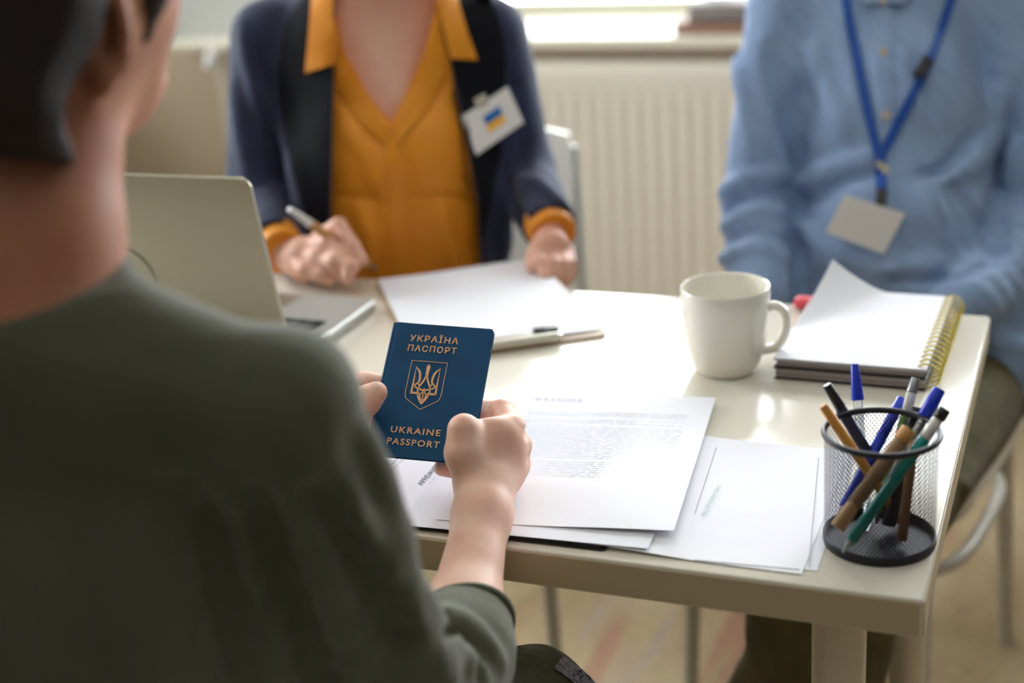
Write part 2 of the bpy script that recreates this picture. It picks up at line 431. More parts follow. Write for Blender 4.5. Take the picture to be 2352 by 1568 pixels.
# ------------------------------------------------------------------ materials
M = dict(
    wall=mat('painted_wall', lin(206, 207, 200), 0.85, col2=lin(200, 201, 194), nscale=3),
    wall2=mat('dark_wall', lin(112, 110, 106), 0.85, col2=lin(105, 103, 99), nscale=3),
    lowwall=mat('beige_wall', lin(205, 186, 160), 0.8, col2=lin(196, 176, 150), nscale=4),
    ceil=mat('ceiling_paint', lin(238, 236, 230), 0.9),
    frame=mat('window_frame_paint', lin(226, 224, 200), 0.4),
    sill=mat('sill_paint', lin(226, 218, 196), 0.35),
    rad=mat('radiator_enamel', lin(216, 208, 190), 0.5),
    table=mat('white_laminate', lin(232, 226, 210), 0.16, col2=lin(228, 221, 204), nscale=6, spec=0.5),
    edge=mat('table_edge_shade', lin(196, 181, 150), 0.4),  # white laminate toned down to beige: shade of the edge as colour
    tleg=mat('table_leg_steel', lin(214, 203, 180), 0.35),
    ctube=mat('chair_tube_lacquer', lin(200, 196, 182), 0.35),
    cplast=mat('white_chair_plastic', lin(232, 226, 212), 0.35),
    paper=mat('paper', lin(240, 240, 246), 0.7, col2=lin(236, 236, 243), nscale=8),
    paper2=mat('thin_paper', lin(232, 233, 241), 0.7),
    ink=mat('grey_print', lin(176, 178, 188), 0.8),
    ink_faint=mat('faint_print', lin(222, 223, 232), 0.8),
    ink_dark=mat('dark_print', lin(95, 100, 112), 0.8),
    ink_green=mat('green_print', lin(165, 190, 188), 0.8),
    black=mat('black_card', lin(34, 34, 38), 0.4),
    alu=mat('brushed_aluminium', lin(176, 170, 152), 0.38, metal=0.75),
    deck=mat('laptop_deck', lin(196, 198, 194), 0.4, metal=0.5),
    key=mat('laptop_key', lin(30, 32, 34), 0.5),
    darkscreen=mat('screen_glass', lin(12, 12, 14), 0.1),
    ceramic=mat('glazed_ceramic', lin(240, 236, 224), 0.14, coat=0.4),
    ring=mat('yellow_wire', lin(222, 200, 60), 0.35),
    pages=mat('page_edges', lin(190, 180, 176), 0.8, col2=lin(120, 112, 110), nscale=6, nstretch=(1, 1, 160), lo=0.3, hi=0.75),
    red=mat('red_rubber', lin(226, 84, 96), 0.5),
    board=mat('clipboard_board', lin(176, 152, 122), 0.5),
    clip=mat('clip_metal', lin(215, 210, 195), 0.25, metal=0.6),
    passp=mat('passport_cover', lin(0, 78, 124), 0.5, col2=lin(0, 70, 114), nscale=30, bump=0.05, bscale=900, spec=0.3),
    gold=mat('copper_foil', lin(238, 186, 138), 0.45, metal=0.15),
    skin=mat('skin_warm', lin(248, 206, 184), 0.5, col2=lin(234, 172, 150), nscale=26, lo=0.42, hi=0.78, bump=0.03, bscale=400),
    skin_d=mat('skin_tan', lin(196, 138, 106), 0.55, col2=lin(180, 118, 90), nscale=14, bump=0.03, bscale=400),
    skin_w=mat('skin_fair', lin(236, 186, 162), 0.5, col2=lin(226, 166, 142), nscale=16),
    lip=mat('lip_skin', lin(196, 112, 104), 0.45),
    nail=mat('finger_nail', lin(250, 214, 198), 0.3),
    hair=mat('dark_hair', lin(26, 19, 16), 0.6, col2=lin(52, 36, 26), nscale=60, nstretch=(6, 6, 1), bump=0.5, bscale=150, bstretch=(5, 5, .6)),
    olive=mat('olive_jersey', lin(92, 94, 76), 0.95, col2=lin(84, 85, 67), nscale=9, sheen=0.25, bump=0.15, bscale=500),
    olive_tr=mat('olive_nylon', lin(84, 90, 68), 0.55, col2=lin(62, 68, 48), nscale=30, bump=0.25, bscale=60),
    trouser=mat('olive_trousers', lin(96, 88, 56), 0.85, col2=lin(82, 74, 46), nscale=20, bump=0.2, bscale=60),
    web=mat('grey_webbing', lin(176, 178, 196), 0.8, col2=lin(96, 98, 116), nscale=220, nstretch=(1, 3, 1), lo=.45, hi=.55),
    navy=mat('navy_wool', lin(42, 50, 78), 0.9, col2=lin(36, 42, 66), nscale=30, sheen=0.15, bump=0.1, bscale=300),
    lapel=mat('black_lapel', lin(22, 23, 29), 0.85, spec=0.2),
    mustard=mat('mustard_satin', lin(242, 158, 30), 0.55, col2=lin(232, 144, 24), nscale=10, sheen=0.1),
    blue=mat('light_blue_cotton', lin(146, 172, 208), 0.85, col2=lin(137, 163, 201), nscale=12, sheen=0.15, bump=0.1, bscale=400),
    lan=mat('blue_lanyard', lin(12, 76, 168), 0.6),
    card=mat('badge_card', lin(238, 236, 234), 0.4),
    flagb=mat('flag_blue', lin(20, 110, 190), 0.5), flagy=mat('flag_yellow', lin(250, 190, 60), 0.5),
    dk=mat('dark_plastic', lin(36, 34, 36), 0.35),
    cup=mat('black_mesh_metal', lin(44, 44, 52), 0.4, metal=0.4),
    hairtie=mat('button_shell', lin(214, 196, 176), 0.4),
    wood=mat('bamboo', lin(212, 160, 98), 0.5, col2=lin(196, 142, 82), nscale=40, nstretch=(1, 1, .2)),
    kraft=mat('kraft_barrel', lin(150, 118, 84), 0.6), brownp=mat('brown_pencil', lin(150, 106, 72), 0.5),
    bluep=mat('blue_plastic', lin(24, 56, 196), 0.25), navyp=mat('navy_plastic', lin(36, 44, 78), 0.3),
    teal=mat('teal_plastic', lin(10, 150, 140), 0.25), green=mat('green_plastic', lin(110, 160, 80), 0.25),
    orange=mat('orange_pencil', lin(238, 168, 84), 0.4), whitep=mat('white_plastic', lin(232, 230, 226), 0.25),
    clear=mat('clear_plastic', lin(225, 230, 235), 0.08, trans=0.85), greym=mat('grey_metal', lin(150, 150, 152), 0.3, metal=0.8),
    bookb=mat('brown_book_cover', lin(150, 112, 92), 0.6), bookg=mat('taupe_book_cover', lin(126, 116, 112), 0.6),
    shoe=mat('dark_shoe', lin(40, 38, 36), 0.6),
)
def carpet_mat():
    m = bpy.data.materials.new('woven_carpet'); m.use_nodes = True; nt = m.node_tree; b = nt.nodes['Principled BSDF']
    b.inputs['Roughness'].default_value = 0.95
    tc = nt.nodes.new('ShaderNodeTexCoord')
    def noise(scale, st, det=3):
        mp = nt.nodes.new('ShaderNodeMapping'); mp.inputs['Scale'].default_value = st
        n = nt.nodes.new('ShaderNodeTexNoise'); n.inputs['Scale'].default_value = scale; n.inputs['Detail'].default_value = det
        nt.links.new(tc.outputs['Object'], mp.inputs[0]); nt.links.new(mp.outputs[0], n.inputs[0]); return n
    def ramp(n, c0, c1, p0, p1):
        r = nt.nodes.new('ShaderNodeValToRGB'); e = r.color_ramp.elements
        e[0].position, e[1].position = p0, p1; e[0].color, e[1].color = c0, c1
        nt.links.new(n.outputs['Fac'], r.inputs[0]); return r
    def mix(fac, a, c, mode='MIX'):
        x = nt.nodes.new('ShaderNodeMixRGB'); x.blend_type = mode
        nt.links.new(fac.outputs[0], x.inputs[0]); nt.links.new(a.outputs[0], x.inputs[1])
        if isinstance(c, tuple): x.inputs[2].default_value = c
        else: nt.links.new(c.outputs[0], x.inputs[2])
        return x
    base = ramp(noise(7, (1, .35, 1)), lin(186, 160, 122), lin(216, 196, 160), .35, .65)
    s1 = ramp(noise(5, (3.0, .35, 1), 2), (0, 0, 0, 1), (1, 1, 1, 1), .56, .66)
    s2 = ramp(noise(4, (3.5, .3, 1.3), 2), (0, 0, 0, 1), (1, 1, 1, 1), .58, .68)
    w = ramp(noise(150, (.25, 1.6, 1), 2), (.72, .72, .72, 1), (1.0, 1.0, 1.0, 1), .35, .6)
    one = nt.nodes.new('ShaderNodeValue'); one.outputs[0].default_value = 1.0
    o1 = mix(s1, base, lin(196, 154, 128)); o2 = mix(s2, o1, lin(196, 174, 160)); o3 = mix(one, o2, w, 'MULTIPLY')
    nt.links.new(o3.outputs[0], b.inputs['Base Color'])
    bp = nt.nodes.new('ShaderNodeBump'); bp.inputs['Strength'].default_value = .4; bp.inputs['Distance'].default_value = .004
    nt.links.new(w.outputs[0], bp.inputs['Height']); nt.links.new(bp.outputs[0], b.inputs['Normal'])
    return m
M['carpet'] = carpet_mat()
def glass_mat():
    m = bpy.data.materials.new('window_glass'); m.use_nodes = True; nt = m.node_tree; nt.nodes.remove(nt.nodes['Principled BSDF'])
    t = nt.nodes.new('ShaderNodeBsdfTransparent'); g = nt.nodes.new('ShaderNodeBsdfGlossy'); g.inputs['Roughness'].default_value = 0.02
    f = nt.nodes.new('ShaderNodeFresnel'); f.inputs[0].default_value = 1.35; x = nt.nodes.new('ShaderNodeMixShader')
    nt.links.new(f.outputs[0], x.inputs[0]); nt.links.new(t.outputs[0], x.inputs[1]); nt.links.new(g.outputs[0], x.inputs[2])
    nt.links.new(x.outputs[0], nt.nodes['Material Output'].inputs[0]); return m
M['glass'] = glass_mat()

# ------------------------------------------------------------------ the room
struct(box('floor', ((RX0+RX1)/2, (RY0+RY1)/2, -0.05), (RX1-RX0+2*WT, RY1-RY0+2*WT, 0.1), M['carpet']), 'beige woven carpet with reddish streaks')
struct(box('ceiling', ((RX0+RX1)/2, (RY0+RY1)/2, RZ+0.05), (RX1-RX0+2*WT, RY1-RY0+2*WT, 0.1), M['ceil']))
def b3(x0, x1, y0, y1, z0, z1): return box_vf(((x0+x1)/2, (y0+y1)/2, (z0+z1)/2), (x1-x0, y1-y0, z1-z0))
x0, x1, z0, z1 = WIN_B
V, Fs = merge([b3(RX0-WT, RX1+WT, RY1, RY1+WT, 0, z0), b3(RX0-WT, RX1+WT, RY1, RY1+WT, z1, RZ), b3(RX0-WT, x0, RY1, RY1+WT, z0, z1), b3(x1, RX1+WT, RY1, RY1+WT, z0, z1)])
wb = struct(mk('wall_back', V, Fs, M['wall'], smooth=False), 'pale grey window wall, beige below the sill')
box('wall_panel', ((RX0+RX1)/2, RY1-0.004, 0.42), (RX1-RX0, 0.008, 0.83), M['lowwall'], wb)
y0, y1, z0, z1 = WIN_L
V, Fs = merge([b3(RX0-WT, RX0, RY0, RY1, 0, z0), b3(RX0-WT, RX0, RY0, RY1, z1, RZ), b3(RX0-WT, RX0, RY0, y0, z0, z1), b3(RX0-WT, RX0, y1, RY1, z0, z1)])
struct(mk('wall_left', V, Fs, M['wall'], smooth=False))
struct(box('wall_right', (RX1+WT/2, (RY0+RY1)/2, RZ/2), (WT, RY1-RY0, RZ), M['wall2']))
struct(box('wall_front', ((RX0+RX1)/2, RY0-WT/2, RZ/2), (RX1-RX0+2*WT, WT, RZ), M['wall2']))
struct(box('baseboard_back', ((RX0+RX1)/2, RY1-0.016, 0.04), (RX1-RX0, 0.016, 0.08), M['sill'], bev=0.003))
def window(name, along, lo, hi, z0, z1, plane, n):
    """frame, mullions and panes of a window; along 'x' or 'y'"""
    mid = (lo+hi)/2
    def pt(a, z): return (a, plane, z) if along == 'x' else (plane, a, z)
    def sz(l, h): return (l, 0.06, h) if along == 'x' else (0.06, l, h)
    w = thing(name, None, None, pt(mid, z0)); struct(w)
    for a, z, l, h in [(mid, z0+0.018, hi-lo, 0.036), (mid, z1-0.03, hi-lo, 0.06), (lo+0.03, (z0+z1)/2, 0.06, z1-z0-0.12), (hi-0.03, (z0+z1)/2, 0.06, z1-z0-0.12)]:
        box('frame_rail', pt(a, z), sz(l, h), M['frame'], w, bev=0.006)
    step = (hi-lo)/n
    for i in range(1, n): box('mullion', pt(lo+i*step, (z0+z1)/2), sz(0.07, z1-z0-0.12), M['frame'], w, bev=0.006)
    for i in range(n):
        a = lo+(i+.5)*step; s = sz(step-0.07, z1-z0-0.13)
        box('pane', pt(a, (z0+z1)/2), (s[0], 0.006, s[2]) if along == 'x' else (0.006, s[1], s[2]), M['glass'], w)
    return w
w1 = window('window_1', 'x', WIN_B[0], WIN_B[1], WIN_B[2], WIN_B[3], RY1+0.32, 3)
box('window_sill', (-0.35, 3.16, 0.8415), (3.46, 0.36, 0.023), M['sill'], w1, bev=0.005, label='cream window sill over the radiator')
w2 = window('window_2', 'y', WIN_L[0], WIN_L[1], WIN_L[2], WIN_L[3], RX0-0.2, 3)
box('window_sill', (RX0-0.04, (WIN_L[0]+WIN_L[1])/2, 0.849), (0.22, WIN_L[1]-WIN_L[0]+0.2, 0.022), M['sill'], w2, bev=0.005)

# radiator under the sill: pressed panel with vertical ribs, thermostatic valve on its left end
rd = thing('radiator', 'cream ribbed panel radiator under the window sill', 'radiator', (-0.85, 2.98, 0.0))
RA0, RA1, RT, RB = -1.86, 0.25, 0.80, 0.12
nr = int((RA1-RA0)/0.0365); cols = []
for i in range(nr*6+1):
    x = RA0+0.02+(RA1-RA0-0.04)*i/(nr*6); ph = (i % 6)
    cols.append((x, (0, 0, -.4, -1, -1, -.4)[ph]*0.0036))
zs = [RB, RB+0.03, RB+0.055, RT-0.085, RT-0.06, RT-0.03, RT-0.012, RT]; amp = [0, 0, 1, 1, 0, 0, 0, 0]; yb = [0, 0, 0, 0, 0, 0, 0.002, 0.014]
G = [[(x, 2.968+yb[k]+(d+0.0036)*amp[k]-0.0, zs[k]) for x, d in cols] for k in range(len(zs))]
grid_solid('front_panel', G, (0, 0.012, 0), M['rad'], rd)
box('back_panel', ((RA0+RA1)/2, 3.016, (RT+RB)/2), (RA1-RA0-0.02, 0.012, RT-RB), M['rad'], rd, bev=0.003)
for x in (RA0+0.01, RA1-0.01): box('end_cover', (x, 2.995, (RT+RB)/2), (0.02, 0.055, RT-RB), M['rad'], rd, bev=0.004)
box('top_grille', ((RA0+RA1)/2, 2.998, RT-0.006), (RA1-RA0-0.04, 0.03, 0.008), M['rad'], rd)
vp = A(-1.955, 2.975, 0.83)
th = lathe('thermostat_head', [(0.0, 0), (0.014, 0), (0.018, 0.006), (0.019, 0.03), (0.0165, 0.046), (0.012, 0.05), (0, 0.05)], M['whitep'], rd, 20, base=vp+A(0.012, -0.01, 0.005), axis=(-.3, -.2, -1), label='white thermostat head')
tube('valve_pipe', spline([vp+A(0.1, 0.01, -0.05), vp+A(0.05, 0.01, -0.048), vp+A(0.012, 0.01, -0.06), vp+A(0.008, 0.01, -0.12), vp+A(0.008, 0.01, -0.8)]), 0.009, M['rad'], rd)

# two flat books on the sill behind the man
for i, (dz, h, mm, lab, c) in enumerate([(0.0, 0.024, 'bookb', 'brown book lying flat on the window sill, under the taupe one', -0.655), (0.0245, 0.034, 'bookg', 'taupe book lying on top of the brown book on the sill', -0.64)]):
    b = thing('book', lab, 'book', (c, 3.10, 0.8532+dz), 'books on the window sill')
    L, w_ = 0.36-0.03*i, 0.17-0.01*i
    box('page_block', (c, 3.098, 0.8532+dz+h/2), (L-0.012, w_-0.008, h-0.008), M['pages'], b)
    box('cover', (c, 3.10, 0.8532+dz+0.002), (L, w_, 0.004), M[mm], b, bev=0.001)
    box('cover', (c, 3.10, 0.8532+dz+h-0.002), (L, w_, 0.004), M[mm], b, bev=0.001)
    box('spine', (c, 3.10-w_/2+0.002, 0.8532+dz+h/2), (L, 0.004, h), M[mm], b, bev=0.001)

# ------------------------------------------------------------------ table
TX0, TX1, TY0, TY1 = -1.60, -0.094, 1.007, 1.669
tb = thing('table', 'white laminate table with thick edge and round legs', 'table', ((TX0+TX1)/2, (TY0+TY1)/2, 0))
box('tabletop', ((TX0+TX1)/2, (TY0+TY1)/2, TZ-0.017), (TX1-TX0, TY1-TY0, 0.034), M['table'], tb, bev=0.0022, seg=3)
ebm = TZ-0.0172  # thin strips over the table sides, shade painted in by their darker beige
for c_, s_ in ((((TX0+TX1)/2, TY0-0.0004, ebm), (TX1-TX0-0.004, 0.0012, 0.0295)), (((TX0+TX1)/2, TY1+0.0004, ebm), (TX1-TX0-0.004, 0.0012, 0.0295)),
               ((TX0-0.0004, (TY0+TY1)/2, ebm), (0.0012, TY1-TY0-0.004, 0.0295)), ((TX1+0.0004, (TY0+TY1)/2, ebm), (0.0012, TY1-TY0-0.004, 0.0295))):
    box('edge_shade_strip', c_, s_, M['edge'], tb, bev=0.0004, seg=1, label='table edge strip, its shade put into a darker beige')
for x in (TX0+0.075, TX1-0.073):
    for y in (TY0+0.064, TY1-0.064):
        lg = lathe('leg', [(0.019, 0.0), (0.022, 0.004), (0.0225, 0.03), (0.0225, 0.695), (0.0225, 0.701)], M['tleg'], tb, 28, base=(x, y, 0))
        box('mounting_plate', (x, y, 0.7035), (0.075, 0.075, 0.005), M['tleg'], lg, bev=0.001)

# ------------------------------------------------------------------ chairs (one built, copied)
def chair_proto():
    c = thing('chair', 'x', 'chair', (0, 0, 0), 'white chairs round the table')
    # facing -y; seat 0.42 wide, bent tube frame, plastic seat and back
    n = 22; G = []
    for i in range(n):
        t = i/(n-1); y = -0.20+0.40*t; hw = 0.222+0.010*math.sin(t*3.1)-0.10*max(0, abs(t-.5)*2-.8)**2*5
        row = []
        for j in range(n):
            u = -1+2*j/(n-1)
            z = 0.452-0.012*(1-u*u)+0.008*abs(u)**6-0.02*max(0, .12-t)/.12+0.016*max(0, t-.9)/.1
            row.append((u*hw, y, z))
        G.append(row)
    grid_solid('seat', G, (0, 0, -0.02), M['cplast'], c)
    G = []
    for i in range(n):
        t = i/(n-1); z = 0.56+0.27*t; hw = 0.178*(1-0.10*max(0, t-.8)**2*25*.3); row = []
        for j in range(n):
            u = -1+2*j/(n-1); row.append((u*hw, 0.215+0.05*t-0.035*u*u, z-0.03*max(0, abs(u)-.7)*(1 if t > .5 else -1)))
        G.append(row)
    grid_solid('backrest', G, (0, 0.012, 0), M['cplast'], c)
    for s in (-1, 1):
        tube('leg', spline([A(s*.175, -.18, 0), A(s*.17, -.17, .2), A(s*.165, -.16, .418)]), .0115, M['ctube'], c)
        tube('leg', spline([A(s*.20, .235, 0), A(s*.195, .21, .2), A(s*.188, .195, .43), A(s*.182, .215, .6), A(s*.175, .24, .80)]), .0125, M['ctube'], c)
    pts = []
    for k in range(40):
        a = 2*math.pi*k/40; e = 4.0
        ca, sa = math.cos(a), math.sin(a)
        pts.append(A(0.205*np.sign(ca)*abs(ca)**(2/e), 0.02+0.20*np.sign(sa)*abs(sa)**(2/e), 0.325))
    tube('hoop_stretcher', pts, .010, M['ctube'], c, closed=True)
    tube('seat_rail', [A(-.168, -.16, .424), A(.168, -.16, .424)], .009, M['ctube'], c)
    tube('seat_rail', [A(-.19, .18, .424), A(.19, .18, .424)], .009, M['ctube'], c)
    return c
def dup(root, loc, rz, label):
    r = root.copy(); sc.collection.objects.link(r); r.location = loc; r.rotation_euler = (0, 0, rz); r['label'] = label
    for ch in root.children:
        d = ch.copy(); sc.collection.objects.link(d); d.parent = r
    return r
ch0 = chair_proto()
dup(ch0, (-0.918, 1.945, 0), math.radians(11), 'white chair the person in the navy jacket sits on')
dup(ch0, (-0.52, 0.74, 0), math.radians(176), 'white chair under the person in the olive shirt')
ch0.location = (-0.306, 1.972, 0); ch0.rotation_euler = (0, 0, math.radians(-9)); ch0['label'] = 'white chair of the person in the blue shirt, at the table corner'

# ------------------------------------------------------------------ laptop
LX1, LY1, LY0 = -0.828, 1.556, 1.338; LX0 = LX1-0.318
lp = thing('laptop', 'silver laptop standing open, its lid back to the camera', 'laptop', ((LX0+LX1)/2, (LY0+LY1)/2, TZ))
def rrect(w, h, r, n=8):
    P = []
    for cx, cy, a0 in ((w/2-r, h/2-r, 0), (-w/2+r, h/2-r, 90), (-w/2+r, -h/2+r, 180), (w/2-r, -h/2+r, 270)):
        for k in range(n+1):
            a = math.radians(a0+90*k/n); P.append((cx+r*math.cos(a), cy+r*math.sin(a)))
    return P
def slab(name, P2, c, X, Yv, t, m, parent, bev=0.0, **k):
    """flat plate with outline P2 in the plane (X, Yv) and thickness t along X x Yv, edges eased by bev"""
    X, Yv = nrm(np.asarray(X, float)), nrm(np.asarray(Yv, float)); N = np.cross(X, Yv); P2 = np.array(P2); c = np.asarray(c, float); n = len(P2)
    ce = P2.mean(0); rows = []
    lv = [(bev, 0), (0, bev), (0, t-bev), (bev, t)] if bev else [(0, 0), (0, t)]
    for ins, h in lv:
        d = P2-ce; L = np.linalg.norm(d, axis=1, keepdims=True); Q = ce+d*(1-ins/np.maximum(L, 1e-6))
        rows.append(c+Q[:, :1]*X+Q[:, 1:2]*Yv+h*N)
    Fs = [list(range(n))[::-1]]
    for r in range(len(rows)-1):
        for i in range(n): Fs.append([r*n+i, r*n+(i+1) % n, (r+1)*n+(i+1) % n, (r+1)*n+i])
    Fs.append([(len(rows)-1)*n+i for i in range(n)])
    return mk(name, np.concatenate(rows), Fs, m, parent, sharp=40, **k)
lw, ld = LX1-LX0, LY1-LY0; lc = A((LX0+LX1)/2, (LY0+LY1)/2, TZ+0.002)
base = slab('base', rrect(lw, ld, 0.012), lc, (1, 0, 0), (0, 1, 0), 0.0125, M['deck'], lp, bev=0.002)
dz = TZ+0.0146
kw, kd = lw-0.046, 0.098; ky1 = LY0+0.024+kd
box('keyboard_well', (lc[0], LY0+0.024+kd/2, dz+0.0001), (kw, kd, 0.0012), M['key'], base)
ku = kw/14; kh = kd/6; km = None
for r in range(6):
    for c_ in range(14):
        V, Fs = box_vf((0, 0, 0), (ku-0.0025, kh-0.0025, 0.0018), bev=0.0005, seg=1)
        if km is None:
            ko = mk('key', V, Fs, M['key'], None, origin=(0, 0, 0)); km = ko.data
        else:
            ko = bpy.data.objects.new('key', km); sc.collection.objects.link(ko)
        ko.parent = base
        ko.location = A(lc[0]-kw/2+ku*(c_+.5), LY0+0.024+kh*(r+.5), dz+0.0014)-ORG[base.name]
box('trackpad', (lc[0], LY1-0.045, dz+0.0002), (0.11, 0.07, 0.0006), M['alu'], base, bev=0.0002, seg=1)
tilt = math.radians(11); lu = A(0, -math.sin(tilt), math.cos(tilt)); hinge = A(lc[0], LY0+0.004, TZ+0.014)
LH = 0.228
lid = slab('lid', rrect(lw, LH, 0.013), hinge+lu*(LH/2), (1, 0, 0), lu, 0.006, M['alu'], lp, bev=0.0016)
nl = np.cross((1, 0, 0), lu)
box('screen', hinge+lu*(LH/2)-nl*0.0003, (lw-0.012, LH-0.014, 0.0008), M['darkscreen'], lid, R=np.stack([A(1, 0, 0), lu, nl], 1))
tube('hinge', [A(LX0+0.03, LY0+0.003, TZ+0.0135), A(LX1-0.03, LY0+0.003, TZ+0.0135)], 0.0045, M['dk'], lp)
em = []
for k in range(37):
    a = math.radians(-20+k*(120/36)); w_ = 0.0008*math.sin(math.pi*min(1, max(0.05, k/36)))+0.0003
    for rr in (-w_, w_): em.append((0.036+rr, a))
ec = hinge+lu*(LH*0.435)+nl*0.0064-A(0.034, 0, 0)
Vt = [ec+A(1, 0, 0)*(r*math.cos(a))+lu*(r*math.sin(a)) for r, a in em]
mk('emblem_arc', Vt, [[2*i, 2*i+1, 2*i+3, 2*i+2] for i in range(36)], M['dk'], lid, label='thin dark arc mark on the lid')

# ------------------------------------------------------------------ clipboard and sheet in front of the woman
cx = nrm(A(0.826, 0.563, 0)); cy = nrm(A(-0.563, 0.826, 0))
cnr = T(1397, 766, TZ+0.004)
cw, cl = 0.232, 0.318
cbc = cnr-cx*cw/2+cy*cl/2; cbc[2] = TZ+0.0002
cb = thing('clipboard', 'brown clipboard with metal clip lying askew before the person in navy', 'clipboard', cbc)
slab('board', rrect(cw, cl, 0.01), cbc, cx, cy, 0.0035, M['board'], cb, bev=0.0008)
zt = TZ+0.0037
clc = cbc-cy*(cl/2-0.012); clc[2] = zt
cpl = slab('clip', rrect(0.125, 0.022, 0.003), clc+A(0, 0, 0.0035), cx, cy, 0.004, M['clip'], cb, bev=0.001)
tube('clip_spring', [clc-cx*0.055-cy*0.012+A(0, 0, .006), clc+cx*0.055-cy*0.012+A(0, 0, .006)], 0.0055, M['clip'], cb)
box('clip_grip', clc+cx*0.045+cy*0.004+A(0, 0, 0.010), (0.03, 0.012, 0.006), M['dk'], cb, R=np.stack([cx, cy, A(0, 0, 1)], 1), bev=0.002, label='black grip of the clip')
def sheet(name, label, c, X, w, h, z, m, group=None, curl=None, th=0.0003, n=14):
    X = nrm(np.asarray(X, float)); Yv = np.cross((0, 0, 1), X); G = []
    for i in range(n+1):
        row = []
        for j in range(n+1):
            u, v = -0.5+j/n, -0.5+i/n
            p = np.asarray(c)[:2]
            q = A(*(p+X[:2]*u*w+Yv[:2]*v*h), z+(curl(u, v) if curl else 0)); row.append(q)
        G.append(row)
    return tag(grid_solid(name, G, (0, 0, -th), m, label=label), label, 'paper', group)
sp = cbc+cy*0.006
sheet('paper_sheet', 'blank white sheet clipped to the brown clipboard', sp, cx, 0.222, 0.300, zt+0.0012, M['paper'],
      curl=lambda u, v: 0.0005+0.006*max(0, -v-.1)*0+0.012*max(0, v-.2)**2*2+0.001*math.sin(7*u))
sheet('paper_sheet', 'second white sheet beneath the top sheet on the clipboard', sp-cx*0.002+cy*0.001, cx, 0.218, 0.297, zt+0.0005, M['paper2'])

# ------------------------------------------------------------------ mug
mc = T(1668, 846)
mug = thing('mug', 'white glazed ceramic mug standing on the table', 'mug', (mc[0], mc[1], TZ))
MR, MH = 0.0482, 0.0955
prof = [(0, 0.0012), (0.028, 0.0012), (0.030, 0.0), (0.033, 0.0008), (0.0355, 0.005), (0.040, 0.018), (0.0435, 0.034), (0.046, 0.055), (MR-0.0008, 0.075), (MR, MH-0.002), (MR-0.0012, MH), (MR-0.0034, MH-0.001),
        (MR-0.0045, 0.075), (0.0415, 0.045), (0.036, 0.018), (0.029, 0.008), (0, 0.0065)]
body = lathe('body', prof, M['ceramic'], mug, 72, base=(mc[0], mc[1], TZ))
hd = nrm(CR*A(1, 1, 0)); hd = nrm(hd*math.cos(math.radians(-14))+np.cross((0, 0, 1), hd)*math.sin(math.radians(-14)))
b0 = A(mc[0], mc[1], TZ); hz = A(0, 0, 1)
HP = spline([b0+hd*(0.044)+hz*.072, b0+hd*.054+hz*.0735, b0+hd*.0625+hz*.067, b0+hd*.065+hz*.053, b0+hd*.0615+hz*.038, b0+hd*.053+hz*.027, b0+hd*.0395+hz*.0225], 8)
tube('handle', HP, 0.0082, M['ceramic'], mug, 16, flat=0.62)

# ------------------------------------------------------------------ spiral notebook
NZ = TZ+0.0235
n00, n10, n11 = T(1776, 822, NZ), T(2128, 850, NZ), T(2208, 684, NZ)
nx = nrm((n10-n00)*A(1, 1, 0)); ny = np.cross((0, 0, 1), nx)
nw = np.linalg.norm((n10-n00)[:2]); nl_ = max(0.2, min(0.235, (n11-n10)@ny))
nb0 = A(n00[0], n00[1], TZ)
nb = thing('notebook', 'thick spiral notebook with yellow rings, its top page curling up', 'notebook', nb0+nx*nw/2+ny*nl_/2)
def nbox(name, z0, z1, m, ins=0.0, bev=0.0005, sx=0.0, sy=0.0, **k):
    c = nb0+nx*(nw/2+sx)+ny*(nl_/2+sy); c[2] = TZ+(z0+z1)/2
    return box(name, c, (nw-2*ins, nl_-2*ins, z1-z0), m, nb, R=np.stack([nx, ny, A(0, 0, 1)], 1), bev=bev, seg=1, **k)
nbox('back_cover', 0.0003, 0.0018, M['black'])
nbox('page_block', 0.0018, 0.0122, M['pages'], 0.002)
nbox('divider', 0.0122, 0.0138, M['black'], sy=-0.001)
nbox('page_block', 0.0138, 0.0215, M['pages'], 0.003)
G = []
for i in range(25):
    row = []
    for j in range(21):
        u, v = j/20, i/24
        s = max(0.0, 1-(u*nw/0.085+(1-v)*nl_/0.15))
        p = nb0+nx*(u*nw+0.022*s)+ny*(v*nl_-0.018*s)
        p[2] = TZ+0.0238+0.043*s**1.35+0.0015*max(0, v-.5)
        row.append(p)
    G.append(row)
grid_solid('top_page', G, (0, 0, -0.0004), M['paper'], nb, label='white top page with its far corner curled up')
G2 = [[q-A(0, 0, .0012)*(1-0) if True else q for q in r] for r in [[nb0+nx*(u*nw)+ny*(v*nl_)+A(0, 0, .0230-.0) for u in np.linspace(0, 1, 6)] for v in np.linspace(0, 1, 6)]]
grid_solid('page', G2, (0, 0, -0.0004), M['paper2'], nb)
nrings = 17; rm = None
for k in range(nrings):
    v = (k+.6)/nrings*nl_
    cc = nb0+nx*(nw+0.0005)+ny*v; cc[2] = TZ+0.0140
    for off in (0.0,):
        P = [cc+ny*off+nx*(0.0135*math.cos(a)-0.001)+A(0, 0, 0.0128*math.sin(a)) for a in np.linspace(0, 2*math.pi, 20, endpoint=False)]
        V, Fs = tube_vf(P, 0.00105, 7, closed=True)
        if rm is None:
            ro = mk('ring', V, Fs, M['ring'], nb); rm = ro.data; rloc = cc+ny*off
        else:
            ro = bpy.data.objects.new('ring', rm); sc.collection.objects.link(ro); ro.parent = nb; ro.location = (cc+ny*off)-rloc
ec_ = T(1862, 689, TZ+0.006); ec_[1] = min(ec_[1], TY1-0.012)
er = thing('eraser', 'small red rubber eraser at the table edge behind the notebook', 'eraser', (ec_[0], ec_[1], TZ))
